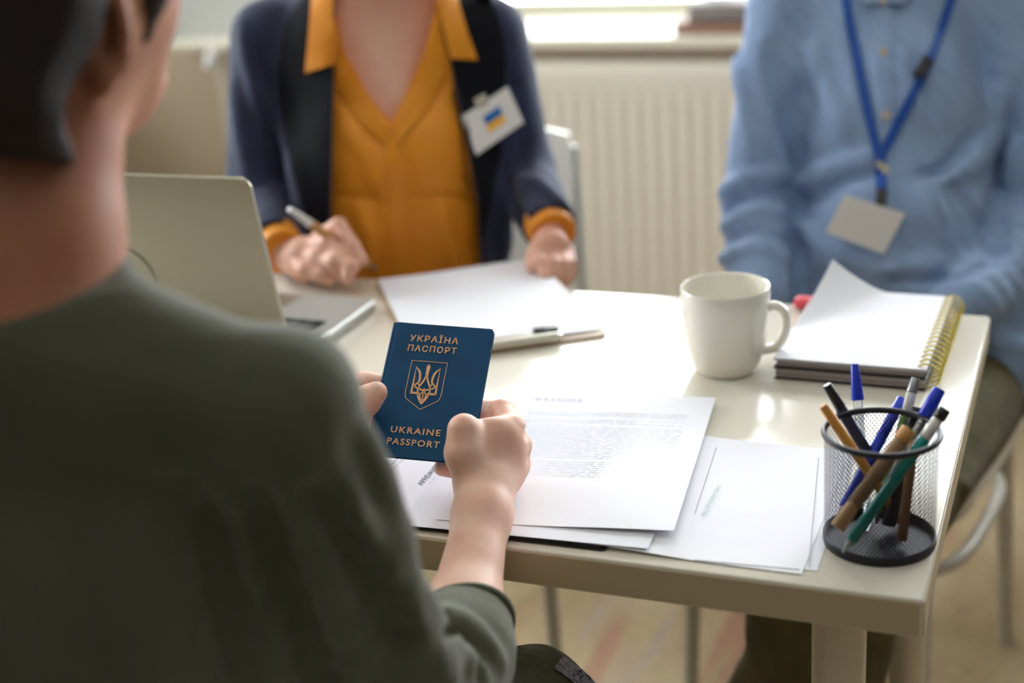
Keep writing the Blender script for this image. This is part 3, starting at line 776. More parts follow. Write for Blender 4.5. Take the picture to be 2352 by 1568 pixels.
box('rubber', (ec_[0], ec_[1], TZ+0.0072), (0.034, 0.018, 0.014), M['red'], er, bev=0.0055, seg=4)

# ------------------------------------------------------------------ papers and folder in front
fo = thing('folder', 'black card folder under the loose papers at the table edge', 'folder', (-0.53, 1.13, TZ))
slab('back_flap', rrect(0.40, 0.24, 0.004), A(-0.555, 1.135, TZ+0.0002), (1, 0.02, 0), (-0.02, 1, 0), 0.002, M['black'], fo, bev=0.0004)
slab('front_flap', rrect(0.395, 0.24, 0.004), A(-0.557, 1.136, TZ+0.0024), (1, 0.02, 0), (-0.02, 1, 0), 0.0015, M['black'], fo, bev=0.0004)
ax8 = A(math.cos(math.radians(4)), math.sin(math.radians(4)), 0)
def zform(u): return 0.0034*min(1, max(0, (.15-u)/.28))
pa = sheet('paper_sheet', 'white sheet headed AFFIDAVIT lying under the passport', (-0.605, 1.150), (1, 0.035, 0), 0.235, 0.245, TZ+0.0046, M['paper'], 'loose papers on the table')
pu = sheet('paper_sheet', 'wide white sheet at the bottom of the pile, over the folder edge', (-0.437, 1.140), (1, 0.06, 0), 0.225, 0.245, TZ+0.0058, M['paper2'], 'loose papers on the table',
           curl=lambda u, v: -0.0008*max(0, u))
pf = sheet('paper_sheet', 'white form with a printed border beside the pen cup', (-0.317, 1.141), (0.9965, 0.0, 0), 0.255, 0.238, TZ+0.0012, M['paper'], 'loose papers on the table', curl=lambda u, v: zform(u))
pg = sheet('paper_sheet', 'white sheet peeking out to the right from under the bordered form', (-0.268, 1.146), (1, 0.012, 0), 0.175, 0.232, TZ+0.0006, M['paper2'], 'loose papers on the table')
a9 = math.radians(7.0); rx_, ry_ = A(math.cos(a9), math.sin(a9), 0), A(-math.sin(a9), math.cos(a9), 0)
rc = T(1548, 1222, TZ+0.008)-rx_*0.105+ry_*0.1485
pr = sheet('paper_sheet', 'white page headed RESUME on top of the papers beside the hand', rc, rx_, 0.21, 0.297, TZ+0.0068, M['paper'], 'loose papers on the table', curl=lambda u, v: 0.0045*max(0, u)*max(0, .1-v)*2+0.0005*math.sin(6*u))
def on(c, z): return A(c[0], c[1], z)
text('heading', 'RESUME', 0.0115, on(rc-rx_*0.055+ry_*0.128, TZ+0.0074), rx_, ry_, M['ink'], pr, spacing=1.35)
def lines(parent, c, X, Yv, z, w, rows, m, seed, lh=0.0045, th=0.0011):
    r = np.random.default_rng(seed); parts = []
    for k in range(rows):
        if r.random() < .16: continue
        x = -w/2
        end = w/2*(r.uniform(.35, 1) if r.random() < .3 else 1)
        while x < end:
            l = r.uniform(.004, .014); l = min(l, end-x)
            q = c+X*x-Yv*k*lh; V = [on(q, z), on(q+X*l, z), on(q+X*l+Yv*th, z), on(q+Yv*th, z)]
            parts.append((np.array(V), [[0, 1, 2, 3]])); x += l+.002
    V, Fs = merge(parts); o = mk('printed_text', V, Fs, m, parent, smooth=False); o['kind'] = 'stuff'; return o
lines(pr, rc+ry_*0.098, rx_, ry_, TZ+0.0074, 0.165, 34, M['ink_faint'], 4)
text('heading', 'AFFIDAVIT', 0.0085, on(T(984, 1090, TZ+0.005), TZ+0.0049), A(-0.03, 1, 0), A(-1, -0.03, 0), M['ink_dark'], pa, width=0.043)
text('subheading', 'OF TRUTH', 0.0045, on(T(984, 1090, TZ+0.005)+A(.0095, -.004, 0), TZ+0.0049), A(-0.03, 1, 0), A(-1, -0.03, 0), M['ink'], pa, width=0.03)
qd = T(903, 1062, TZ+0.005)
box('rule', on(qd, TZ+0.0048), (0.0008, 0.075, 0.0002), M['ink_dark'], pa)
text('caption', 'NAME OF SIGNER', 0.0042, on(qd+A(.006, -.003, 0), TZ+0.0049), A(-0.03, 1, 0), A(-1, -0.03, 0), M['ink'], pa, width=0.034)
text('caption', 'BILL OF DONATIONS', 0.0055, on(T(1634, 1148, TZ+0.003), TZ+0.0032), A(0, 1, 0), A(-1, 0, 0), M['ink_green'], pf, width=0.060)
for a_, b_ in (((1645, 1028), (1596, 1178)), ((1880, 1048), (1858, 1296)), ((1596, 1282), (1836, 1304))):
    p, q = T(*a_, TZ+0.0029), T(*b_, TZ+0.0029)
    zr = lambda w: TZ+0.0014+zform((w[0]+.317)/.255)
    tube('border_rule', [on(p+(q-p)*t, zr(p+(q-p)*t)) for t in np.linspace(0, 1, 12)], 0.00035, M['ink'], pf, 6)

# ------------------------------------------------------------------ passport
SCL = 1.09
pc, pX, pY, pN = CC+(A(-0.498, 1.014, 0.8755)-CC)*SCL, nrm(A(0.984, 0.1665, -0.066)), nrm(A(-0.084, 0.756, 0.649)), nrm(A(0.158, -0.633, 0.758))
pY = nrm(pY-pX*(pX@pY)); pN = np.cross(pX, pY)
PWd, PHt, PT = 0.088*SCL, 0.125*SCL, 0.0036
pp = thing('passport', 'dark blue Ukrainian passport held upright in two hands', 'passport', pc-pY*PHt/2)
def pl(u, v, n=0.0): return pc+pX*(u-.5)*PWd+pY*(.5-v)*PHt+pN*n
def curve_n(u): return 0.0012*math.exp(-((u-.06)/.10)**2)-0.0032*max(0, (.05-u)/.05)**2*1.1
def cover(name, s, inset=0.0):
    G = []
    nu, nv = 40, 24
    for i in range(nv+1):
        row = []
        for j in range(nu+1):
            u, v = j/nu, i/nv
            r = 0.0032; xx, yy = u*PWd, v*PHt
            if xx > PWd-r:                        # rounded outer corners
                k = xx-(PWd-r); e = r-math.sqrt(max(0, r*r-k*k))
                yy = min(max(yy, e), PHt-e)
            row.append(pl(xx/PWd, yy/PHt, s+curve_n(u)*(1 if s > 0 else 0.4)))
        G.append(row)
    return grid_solid(name, G, pN*(-0.0007), M['passp'], pp)
fc = cover('front_cover', 0.0)
cover('back_cover', -PT)
box('pages', pc-pN*(PT/2+0.0004), (PWd-0.004, PHt-0.003, PT-0.0011), M['paper'], pp, R=np.stack([pX, pY, pN], 1), label='white inner pages')
tube('spine', [pl(0.004, 0.004, -PT*.55), pl(0.004, .996, -PT*.55)], PT*0.56, M['passp'], pp)
GN = 0.0006
for bd, v, w_ in (('УКРАЇНА', .108, .0425), ('ПАСПОРТ', .192, .0425), ('UKRAINE', .808, .0425), ('PASSPORT', .893, .0445)):
    text('lettering', bd, 0.0080*SCL, pl(.428, v, GN), pX, pY, M['gold'], pp, spacing=1.22, bold=0.00015, width=w_*SCL, extrude=0.0001)
def strokes(name, segs, wd, c, parent):
    parts = []
    for pts, w0 in segs:
        P = spline(np.array([(x, y, 0) for x, y in pts], float), 6)[:, :2] if len(pts) > 2 else np.array(pts, float)
        L, R = [], []
        for i in range(len(P)):
            t = P[min(i+1, len(P)-1)]-P[max(i-1, 0)]; t = t/(np.linalg.norm(t)+1e-9); n = A(-t[1], t[0])
            w = w0 if np.isscalar(w0) else np.interp(i/(len(P)-1), np.linspace(0, 1, len(w0)), w0)
            L.append(P[i]+n*w/2); R.append(P[i]-n*w/2)
        V = [c+pX*a[0]*1e-3*SCL+pY*a[1]*1e-3*SCL for a in L+R]; n_ = len(P)
        parts.append((np.array(V), [[i+n_, i+1+n_, i+1, i] for i in range(n_-1)]))
    V, Fs = merge(parts); return mk(name, V, Fs, M['gold'], parent, smooth=False)
sc0 = pl(.428, .288, GN)
sh = [[(-15.5, 0), (15.5, 0)], [(15.5, 0), (15.5, -31)], [(15.5, -31), (14.2, -35.2), (11.5, -37.5)], [(11.5, -37.5), (0, -45)],
      [(-15.5, 0), (-15.5, -31)], [(-15.5, -31), (-14.2, -35.2), (-11.5, -37.5)], [(-11.5, -37.5), (0, -45)]]
strokes('shield_outline', [(s, 0.55) for s in sh], 0, sc0, pp)
half = [([(10.4, -5.5), (10.4, -31)], (0.3, 2.0, 2.1, 2.0)), ([(11.4, -30.2), (3.2, -30.2)], 2.0),
        ([(10.9, -5.2), (7.2, -9.5), (5.7, -14), (5.6, -19), (7.2, -21.2), (9.6, -23.6)], (0.3, 1.9, 2.0, 1.7, 1.5, 1.4)),
        ([(9.8, -22.2), (7.6, -24.8), (4.6, -26.0), (1.8, -26.9), (0, -28.6)], 1.5),
        ([(7.4, -21.0), (5.2, -22.2), (4.8, -24.2), (6.0, -25.6)], 1.3),
        ([(0.5, -13.5), (1.7, -18), (4.3, -23.5), (5.2, -28), (3.4, -34.5), (0, -40.0)], (1.4, 1.6, 1.6, 1.5, 1.6, 1.2)),
        ([(0, -28.2), (2.2, -30.8), (2.4, -33.5), (0.9, -37)], 1.1)]
segs = [([(0, -2.4), (0, -6.5), (0, -14.5)], (0.5, 3.3, 2.9, 2.3)), ([(0, -25), (0, -39.5)], 1.0)]
for P, w_ in half: segs += [(P, w_), ([(-x, y) for x, y in P], w_)]
strokes('trident_emblem', segs, 0, sc0, pp)

# ------------------------------------------------------------------ pen cup with pens
uc = T(2019, 1241); CRB, CRT, CH = 0.0445, 0.0455, 0.1
cp = thing('pen_cup', 'round black wire-mesh pen cup at the table corner', 'pen cup', (uc[0], uc[1], TZ))
ub = A(uc[0], uc[1], TZ)
lathe('base', [(0, 0.0), (CRB+0.0006, 0.0), (CRB+0.0012, 0.002), (CRB+0.0012, 0.0075), (CRB+0.0002, 0.0085), (CRB-0.0008, 0.0075), (CRB-0.001, 0.0022), (0, 0.0016)], M['cup'], cp, 64, base=ub)
ringp = [ub+A(CRT*math.cos(a), CRT*math.sin(a), CH-0.002) for a in np.linspace(0, 2*math.pi, 72, endpoint=False)]
tube('rim', ringp, 0.0026, M['cup'], cp, 10, closed=True)
nh, nz_ = 84, 46
Vm, Fm = [], []
for hnd in (1, -1):
    for k in range(nh):
        st = len(Vm)
        for i in range(nz_+1):
            t = i/nz_; z = 0.007+(CH-0.010)*t; r = CRB+(CRT-CRB)*t+0.0002*hnd
            ang = 2*math.pi*(k/nh)+hnd*t*2*math.pi*(nz_*0.42)/nh; w_ = 0.00036/CRB
            for s in (-1, 1): Vm.append(ub+A(r*math.cos(ang+s*w_), r*math.sin(ang+s*w_), z))
        for i in range(nz_): Fm.append([st+2*i, st+2*i+1, st+2*i+3, st+2*i+2])
wm = mk('mesh_wall', Vm, Fm, M['cup'], cp, label='black diamond wire mesh'); wm['kind'] = 'stuff'
def pen(name, label, tip, top, spec, cat='pen', group='pens in the mesh cup'):
    """spec: list of (name, t0, t1, r0, r1, mat) along tip->top"""
    tip, top = np.asarray(tip), np.asarray(top); d = top-tip; L = np.linalg.norm(d); d = d/L
    p = thing(name, label, cat, tip, group)
    for nm, t0, t1, r0, r1, m in spec:
        e = min(0.0008, (t1-t0)*L*.2)
        lathe(nm, [(0, t0*L), (max(r0-.0006, .0002), t0*L), (r0, t0*L+e), (r1, t1*L-e), (max(r1-.0006, .0002), t1*L), (0, t1*L)], M[m], p, 16, base=tip, axis=d)
    return p
cup_d = (uc-CC)@CF
def cpt(px, py, dd): return U(px, py, cup_d+dd)
zb = lambda p: A(p[0], p[1], max(p[2], TZ+0.0075))
pen('pen', 'thick brown kraft-barrel pen leaning right in the mesh cup', zb(cpt(1922, 1212, -.045)), cpt(2088, 985, -.045), [('barrel', 0, .88, .0058, .0058, 'kraft'), ('cap', .88, 1, .0064, .0064, 'wood')])
pen('pen', 'teal ballpoint with white end and black button in the cup', zb(cpt(1934, 1275, -.03)), cpt(2172, 938, -.052), [('tip', 0, .09, .0008, .0036, 'greym'), ('barrel', .09, .80, .0046, .0048, 'teal'), ('collar', .80, .93, .0047, .0045, 'whitep'), ('button', .93, 1, .0055, .005, 'dk')])
pen('pencil', 'brown wooden pencil standing upright in the mesh cup', zb(cpt(2070, 1285, -.012)), cpt(2098, 1010, -.02), [('barrel', 0, 1, .0042, .0042, 'brownp')], 'pencil')
pen('pencil', 'orange pencil leaning left out of the mesh cup', zb(cpt(2072, 1200, .012)), cpt(1890, 930, -.02), [('barrel', 0, .97, .0041, .0041, 'orange'), ('end', .97, 1, .0041, .0032, 'wood')], 'pencil')
pen('pen', 'navy pen with black end leaning left at the cup back', zb(cpt(2075, 1205, .028)), cpt(1899, 883, .005), [('tip', 0, .08, .001, .003, 'greym'), ('barrel', .08, .82, .005, .005, 'navyp'), ('end', .82, 1, .0046, .0038, 'dk')])
pen('pen', 'clear pen with pointed bright blue cap upright at the cup back', zb(cpt(1992, 1205, .03)), cpt(1963, 836, .030), [('barrel', 0, .78, .0038, .0038, 'clear'), ('cap', .76, 1, .0054, .0034, 'bluep')])
pen('pen', 'blue plastic pen slanting across the back of the cup', zb(cpt(1930, 1180, .0)), cpt(2072, 915, .028), [('tip', 0, .06, .001, .003, 'greym'), ('barrel', .06, 1, .0047, .0047, 'bluep')])
pen('pen', 'green and white click pen with grey clip in the cup', zb(cpt(2012, 1210, .012)), cpt(2103, 868, .018), [('tip', 0, .07, .001, .003, 'greym'), ('barrel', .07, .74, .0042, .0042, 'green'), ('sleeve', .74, .90, .0043, .0043, 'whitep'), ('button', .90, 1, .0045, .0035, 'greym')])
pen('pen', 'black pen low in the cup between green and blue pens', zb(cpt(2040, 1215, .008)), cpt(2108, 935, .004), [('barrel', 0, 1, .0058, .0058, 'dk')])
pen('pen', 'clear pen with rounded blue cap leaning right in the cup', zb(cpt(1985, 1215, -.012)), cpt(2158, 893, -.012), [('barrel', 0, .84, .0038, .0038, 'clear'), ('cap', .80, 1, .0062, .0052, 'bluep')])

# ------------------------------------------------------------------ people
def cam_axes(yaw=0.0):
    """horizontal right, away-from-camera and up axes, turned by yaw about the vertical"""
    r = nrm(CR*A(1, 1, 0)); a = nrm(CF*A(1, 1, 0)); y = math.radians(yaw)
    r2 = r*math.cos(y)+a*math.sin(y); a2 = a*math.cos(y)-r*math.sin(y)
    return np.stack([r2, a2, A(0, 0, 1)])
AX = cam_axes()
def head_prims(c, ax, s=1.0):
    """skull, face, nose, lips, ears; ax rows: right, forward (face direction), up"""
    r, f, u = ax
    P = [ell(c, A(.076, .096, .10)*s, ax, .02), ell(c+f*.030*s-u*.055*s, A(.058, .062, .072)*s, ax, .03), cap(c+f*.065*s-u*.10*s-r*.012*s, c+f*.065*s-u*.10*s+r*.012*s, .024*s, .024*s, .02),
         cap(c+f*.092*s-u*.012*s, c+f*.112*s-u*.045*s, .008*s, .013*s, .008), cap(c+f*.088*s-u*.072*s-r*.018*s, c+f*.088*s-u*.072*s+r*.018*s, .009*s, .009*s, .006),
         cap(c+f*.086*s+u*.012*s-r*.04*s, c+f*.086*s+u*.012*s+r*.04*s, .012*s, .012*s, .012)]
    for sgn in (-1, 1):
        P += [ell(c+f*.086*s-u*.010*s+r*sgn*.031*s, A(.014, .010, .010)*s, ax, .004)]
        e = c+r*sgn*.076*s-u*.012*s
        P += [ell(e+u*.012*s, A(.008, .020, .024)*s, ax, .006), ell(e-u*.018*s+f*.004*s, A(.007, .012, .014)*s, ax, .006), ell(e+r*sgn*.008*s+f*.004*s+u*.005*s, A(.006, .010, .016)*s, ax, .004, sub=True)]
    return P

def eyes(c, ax, parent, s=1.0):
    r, f, u = ax
    for sgn in (-1, 1):
        e = c+f*.0862*s-u*.010*s+r*sgn*.031*s
        eb = mk('eye', *sdf_vf([ell(e, A(.0125, .0115, .0075)*s, ax, .001)], .0016), M['whitep'], parent)
        mk('iris', *sdf_vf([ell(e+f*.0085*s, A(.0055, .0036, .0055)*s, ax, .001)], .001), M['hair'], eb)
    mk('lips', *sdf_vf([cap(c+f*.0905*s-u*.070*s-r*.018*s, c+f*.0905*s-u*.070*s+r*.018*s, .0072*s, .0072*s, .002)], .0016), M['lip'], parent)

# ---- person in the olive shirt (foreground, seen from behind)
NK = U(62, 640, .875)
hc = U(98, -150, .865)
hax = cam_axes(-16); hr, hf, hu = hax; tl = math.radians(14)
hf2 = hf*math.cos(tl)-hu*math.sin(tl); hu2 = hu*math.cos(tl)+hf*math.sin(tl); hax = np.stack([hr, hf2, hu2])
P = [ell(hc, (.076, .098, .102), hax, .02), cap(U(198, 40, .93), U(195, 165, .945), .051, .045, .03), cap(U(200, 165, .945), U(150, 200, .98), .044, .030, .02),
     cap(hc+hf2*.10-hu2*.02, hc+hf2*.125-hu2*.05, .008, .013, .008), cap(hc+hf2*.10-hu2*.08-hr*.016, hc+hf2*.10-hu2*.08+hr*.016, .010, .010, .006)]
# ear with rim and lobe
eC = U(258, 45, .838)
eax = cam_axes(-52)
P += [ell(eC, (.021, .0075, .033), eax, .006), ell(U(232, 165, .842), (.012, .008, .015), eax, .008), ell(eC-eax[1]*.008+eax[0]*.001, (.0125, .006, .020), eax, .004, sub=True),
      cap(U(215, 60, .85), U(235, 60, .845), .018, .012, .01), ell(hc-hr*.076-hu2*.02, (.010, .02, .032), hax, .006)]
P += [cap(U(80, 200, .89), U(66, 560, .88), .055, .053, .02), cap(U(66, 560, .88), U(70, 780, .875), .053, .056, .02)]
P += [cap(U(180, 850, .88), U(640, 930, .87), .035, .035, .03), cap(U(640, 930, .87), U(785, 1270, .945), .030, .026, .02), cap(U(785, 1270, .945), U(960, 1620, 1.05), .026, .030, .02), cap(U(80, 1000, .95), U(130, 1700, 1.0), .09, .09, .05)]
P += [cap(U(-60, 850, .9), U(-430, 930, .95), .035, .035, .03), cap(U(-430, 930, .95), U(-250, 1550, 1.06), .036, .034, .02)]
bodyA = sdf_vf(P, .0045)
# right forearm and hand, close-up resolution
def hp(x, y, d): return U(x, y, d)
RH = []
RH += [cap(hp(985, 1640, .965), hp(1062, 1420, 1.065), .036, .0285, .02), cap(hp(1062, 1420, 1.065), hp(1108, 1180, 1.138), .0275, .0205, .02), cap(hp(1108, 1180, 1.138), hp(1112, 1115, 1.158), .0205, .0200, .02)]
RH += [cap(hp(1112, 1115, 1.158), hp(1178, 985, 1.178), .018, .0100, .014), cap(hp(1120, 1110, 1.160), hp(1191, 1025, 1.186), .018, .0102, .014),
       cap(hp(1120, 1110, 1.162), hp(1186, 1070, 1.188), .017, .0098, .014), cap(hp(1115, 1112, 1.164), hp(1166, 1102, 1.186), .016, .0095, .014)]
RH += [ell(hp(1125, 1040, 1.172), (.023, .012, .030), cam_axes(), .018)]
# thumb in front of the cover
RH += chain([(hp(1098, 1105, 1.160), .019), (hp(1066, 1040, 1.152), .0142), (hp(1066, 988, 1.153), .0118), (hp(1060, 985, 1.168), .0108)], .008)
RH += [cap(hp(1080, 1040, 1.158), hp(1150, 1000, 1.172), .012, .010, .016)]
# index, middle, ring, little finger curling behind the passport
RH += chain([(hp(1178, 980, 1.178), .0105), (hp(1156, 944, 1.203), .0097), (hp(1112, 944, 1.222), .0086), (hp(1078, 958, 1.222), .0078)], .004)
RH += chain([(hp(1191, 1023, 1.186), .0108), (hp(1180, 1000, 1.226), .0098), (hp(1125, 1008, 1.236), .0088), (hp(1082, 1016, 1.224), .008)], .004)
RH += chain([(hp(1186, 1069, 1.188), .0104), (hp(1172, 1050, 1.226), .0094), (hp(1118, 1054, 1.230), .0085), (hp(1078, 1060, 1.216), .0078)], .004)
RH += chain([(hp(1166, 1101, 1.186), .0096), (hp(1146, 1096, 1.214), .0085), (hp(1085, 1086, 1.214), .0078), (hp(1015, 1074, 1.200), .0070)], .004)
# hollows between the knuckles and in the back of the hand
RH += [ell(hp(1215, 995, 1.176), (.0050, .008, .0042), cam_axes(), .005, sub=True), ell(hp(1222, 1050, 1.178), (.0045, .008, .004), cam_axes(), .005, sub=True)]
def grow(P, s):
    """the same shape s times larger and s times farther from the camera point"""
    for p in P:
        for q in ('a', 'b', 'c'):
            if q in p: p[q] = CC+(p[q]-CC)*s
        for q in ('ra', 'rb', 'r', 'h', 'rad'):
            if q in p: p[q] = p[q]*s
    return P
grow(RH, SCL)
handR = sdf_vf(RH, .0018)
LHd = []
LHd += chain([(U(735, 1010, 1.165), .024), (U(765, 965, 1.188), .020), (U(802, 945, 1.192), .0135), (U(838, 922, 1.192), .0112), (U(866, 900, 1.194), .0088)], .010)
LHd += chain([(U(755, 945, 1.20), .016), (U(790, 893, 1.222), .0098), (U(838, 878, 1.238), .0088), (U(900, 882, 1.240), .0080)], .006)
LHd += chain([(U(755, 965, 1.20), .016), (U(780, 930, 1.235), .0098), (U(840, 920, 1.245), .0088), (U(895, 930, 1.232), .0080)], .005)
LHd += chain([(U(755, 985, 1.20), .016), (U(775, 965, 1.235), .0094), (U(835, 958, 1.240), .0085), (U(890, 970, 1.222), .0076)], .005)
LHd += chain([(U(750, 1005, 1.19), .015), (U(770, 1000, 1.22), .0088), (U(830, 995, 1.224), .0078), (U(880, 1005, 1.208), .0070)], .005)
LHd += [cap(U(735, 1010, 1.165), U(380, 1280, 1.12), .023, .030, .02), cap(U(380, 1280, 1.12), U(-200, 1530, 1.06), .030, .036, .02)]
grow(LHd, SCL)
handL = sdf_vf(LHd, .0021)
Vb, Qb = join_vf([bodyA, handR, handL])
p1 = mk('person', Vb, Qb, M['skin_d'], origin=(-0.52, 0.74, 0.0))
p1.data.materials.append(M['skin'])
mi = np.zeros(len(Qb), np.int32); mi[len(bodyA[1]):] = 1; p1.data.polygons.foreach_set('material_index', mi)
tag(p1, 'person in an olive shirt seen from behind, holding up the blue passport', 'person')
# thumb nail of the left hand
ntx = nrm(U(866, 900, 1.194*SCL)-U(838, 922, 1.192*SCL)); nn_ = -CF*.55+CU*.8+CR*.1; nn_ = nrm(nn_-ntx*(nn_@ntx)); nty = np.cross(nn_, ntx)
tn = U(866, 900, 1.194*SCL)-ntx*.001+nn_*.0084
nV, nQ = sdf_vf([ell(tn, (.0068, .0060, .0016), np.stack([ntx, nty, nn_]), .001)], .0006)
mk('thumb_nail', nV, nQ, M['nail'], p1)
# hair
HP_ = [ell(hc+hu2*.006-hf2*.004, (.086, .104, .110), hax, .02), cap(U(50, 30, .84), U(50, 230, .845), .074, .060, .03), cap(U(50, 230, .845), U(45, 330, .855), .060, .050, .03),
       cap(U(200, -120, .87), U(180, 40, .86), .03, .02, .02)]
hb_y = [-700, -250, -60, 0, 100, 160, 230, 300, 400]; hb_x = [520, 400, 262, 250, 222, 185, 150, 150, 190]
def hair_post(G, X, Y, Z):
    px, py, d = PX(X, Y, Z)
    e = (px-np.interp(py, hb_y, hb_x))*d/FPX
    f = (X-hc[0])*hf2[0]+(Y-hc[1])*hf2[1]+(Z-hc[2])*hf2[2]
    h = (py-(372+.10*(px-100)))*d/FPX
    G = G+.010*np.clip((py-240)/130, 0, 1)+.006*np.clip(e/.016+1, 0, 1)
    G = np.maximum(np.maximum(G, e), np.maximum(h, f-.085))
    return G+.0022*wob(X, Y, Z, 110, 5)
hv, hq = sdf_vf(HP_, .004, hair_post)
sbv, sbq = sdf_vf([cap(U(352, -140, .856), U(334, -20, .857), .014, .012, .01), cap(U(334, -20, .857), U(328, 80, .870), .012, .006, .01)], .003)
hv, hq = join_vf([(hv, hq), (sbv, sbq)])
mk('hair', hv, hq, M['hair'], p1, label='short dark brown hair')
# shirt
S = [cap(U(185, 890, .878), U(640, 918, .868), .046, .0440, .02), cap(U(645, 935, .865), U(785, 1270, .945), .0450, .0405, .02), cap(U(785, 1270, .945), U(935, 1640, 1.04), .0405, .048, .02),
     cap(U(-60, 842, .9), U(-440, 925, .95), .046, .046, .03), cap(U(-440, 925, .95), U(-260, 1530, 1.05), .047, .045, .03),
     ell(U(90, 1340, .965), (.185, .115, .205), AX, .04), ell(U(150, 1750, 1.03), (.17, .12, .28), AX, .05), cap(U(67, 560, .878), U(70, 800, .875), .0552, .0575, .014),
     cap(U(130, 856, .868), U(390, 890, .868), .048, .0440, .02), cap(U(175, 728, .876), U(395, 842, .869), .0395, .0395, .02), cap(U(-45, 738, .888), U(-265, 850, .905), .0395, .0395, .02)]
S += [cap(U(985, 1660, .965*SCL), U(1050, 1500, 1.025*SCL), .050, .042, .02), cap(U(1050, 1500, 1.025*SCL), U(1066, 1425, 1.058*SCL), .042, .0385, .015)]
fa = nrm(U(1062, 1420, 1.065)-U(985, 1640, .965)); fo_ = U(1064, 1432, 1.058*SCL)
cuffn = nrm(fa+CR*-.30+CU*.0)
def shirt_post(G, X, Y, Z):
    px, py, d = PX(X, Y, Z)
    # neck opening: everything above the neckline plane is removed
    nl0, nl1, nl2 = U(40, 735, .815), U(272, 592, .878), U(-150, 612, .890)
    n = nrm(np.cross(nl1-nl0, nl2-nl0)); n = n if n[2] > 0 else -n
    h = (X-nl1[0])*n[0]+(Y-nl1[1])*n[1]+(Z-nl1[2])*n[2]
    near = (X-NK[0])**2+(Y-NK[1])**2 < .095**2
    G = np.where(near, np.maximum(G, h), G)
    c = (X-fo_[0])*cuffn[0]+(Y-fo_[1])*cuffn[1]+(Z-fo_[2])*cuffn[2]
    arm = (px > 930) & (d > 1.07)
    G = np.where(arm, np.maximum(G, c), G)
    return G+.0022*wob(X, Y, Z, 55, 2)+.0012*wob(X, Y, Z, 120, 3)
S += folds(S, shirt_post, [([(690, 1060), (790, 1240), (910, 1430), (1000, 1550)], .016, .006), ([(640, 1120), (730, 1300), (840, 1560)], .014, .006), ([(530, 1100), (590, 1350), (650, 1568)], .016, .006),
    ([(430, 1150), (470, 1350), (520, 1568)], .018, .005), ([(860, 1180), (930, 1330), (1010, 1470), (1090, 1550)], .010, .004), ([(1010, 1420), (1075, 1450), (1140, 1530)], .008, .003), ([(300, 1200), (320, 1400), (350, 1568)], .02, .005),
    ([(740, 1130), (820, 1280), (930, 1460)], .010, -.005), ([(600, 1150), (660, 1330), (740, 1560)], .011, -.006), ([(480, 1180), (530, 1380), (580, 1568)], .011, -.005), ([(820, 1000), (870, 1130), (920, 1260)], .010, .003), ([(1000, 1440), (1060, 1480), (1110, 1560)], .007, -.004)])
sv, sq = sdf_vf(S, .0045, shirt_post, smooth=2)
shirt = mk('shirt', sv, sq, M['olive'], p1, label='dark olive jersey shirt with pushed-up sleeves')
cr_ = axes_of(cuffn); rr = []
for k in range(40):
    a = 2*math.pi*k/40; rr.append(fo_-cuffn*.004+(cr_[0]*math.cos(a)+cr_[1]*math.sin(a))*(.0378+.0012*math.sin(3*a)))
tube('sleeve_cuff', rr, 0.0042, M['olive'], p1, 10, closed=True)
# trousers, thighs under the table
kR = U(1205, 1655, 1.30); hipR = A(-.46, .80, .56); kL = kR+A(-.24, .04, 0); hipL = hipR+A(-.20, -.02, 0)
TRp = []
for k_, h_ in ((kR, hipR), (kL, hipL)):
    k2 = A(k_[0], k_[1], min(k_[2], .60))
    TRp += [cap(h_, k2, .078, .060, .03), cap(k2, A(k2[0]+.01, k2[1]+.02, .12), .058, .046, .03)]
TRp += [cap(hipL, hipR, .09, .09, .05)]
k2 = A(kR[0], kR[1], min(kR[2], .60))
TRp += [cap(U(1180, 1540, 1.27), U(1260, 1535, 1.31), .012, .010, .02), cap(U(1170, 1560, 1.25), U(1290, 1565, 1.30), .010, .008, .015)]
tv, tq = sdf_vf(TRp, .006, lambda G, X, Y, Z: G+.003*wob(X, Y, Z, 60, 7)+.0018*wob(X, Y, Z, 150, 8))
tr1 = mk('trousers', tv, tq, M['olive_tr'], p1, label='dark olive trousers')
tt_ = bvh((tv, tq))
patch('webbing_strap', tt_, ribbon_rows([(1284, 1520), (1312, 1540), (1345, 1568), (1380, 1610)], 34), M['web'], p1, off=.003, th=.003, label='grey woven strap')
for k_ in (kR, kL):
    sv_, sq_ = sdf_vf([cap(A(k_[0]+.01, k_[1]+.00, .045), A(k_[0]+.01, k_[1]+.19, .035), .040, .034, .02), cap(A(k_[0]+.01, k_[1]+.02, .06), A(k_[0]+.01, k_[1]+.02, .11), .042, .045, .02)], .006,
                      lambda G, X, Y, Z: np.maximum(G, .002-Z))
    mk('shoe', sv_, sq_, M['shoe'], p1)

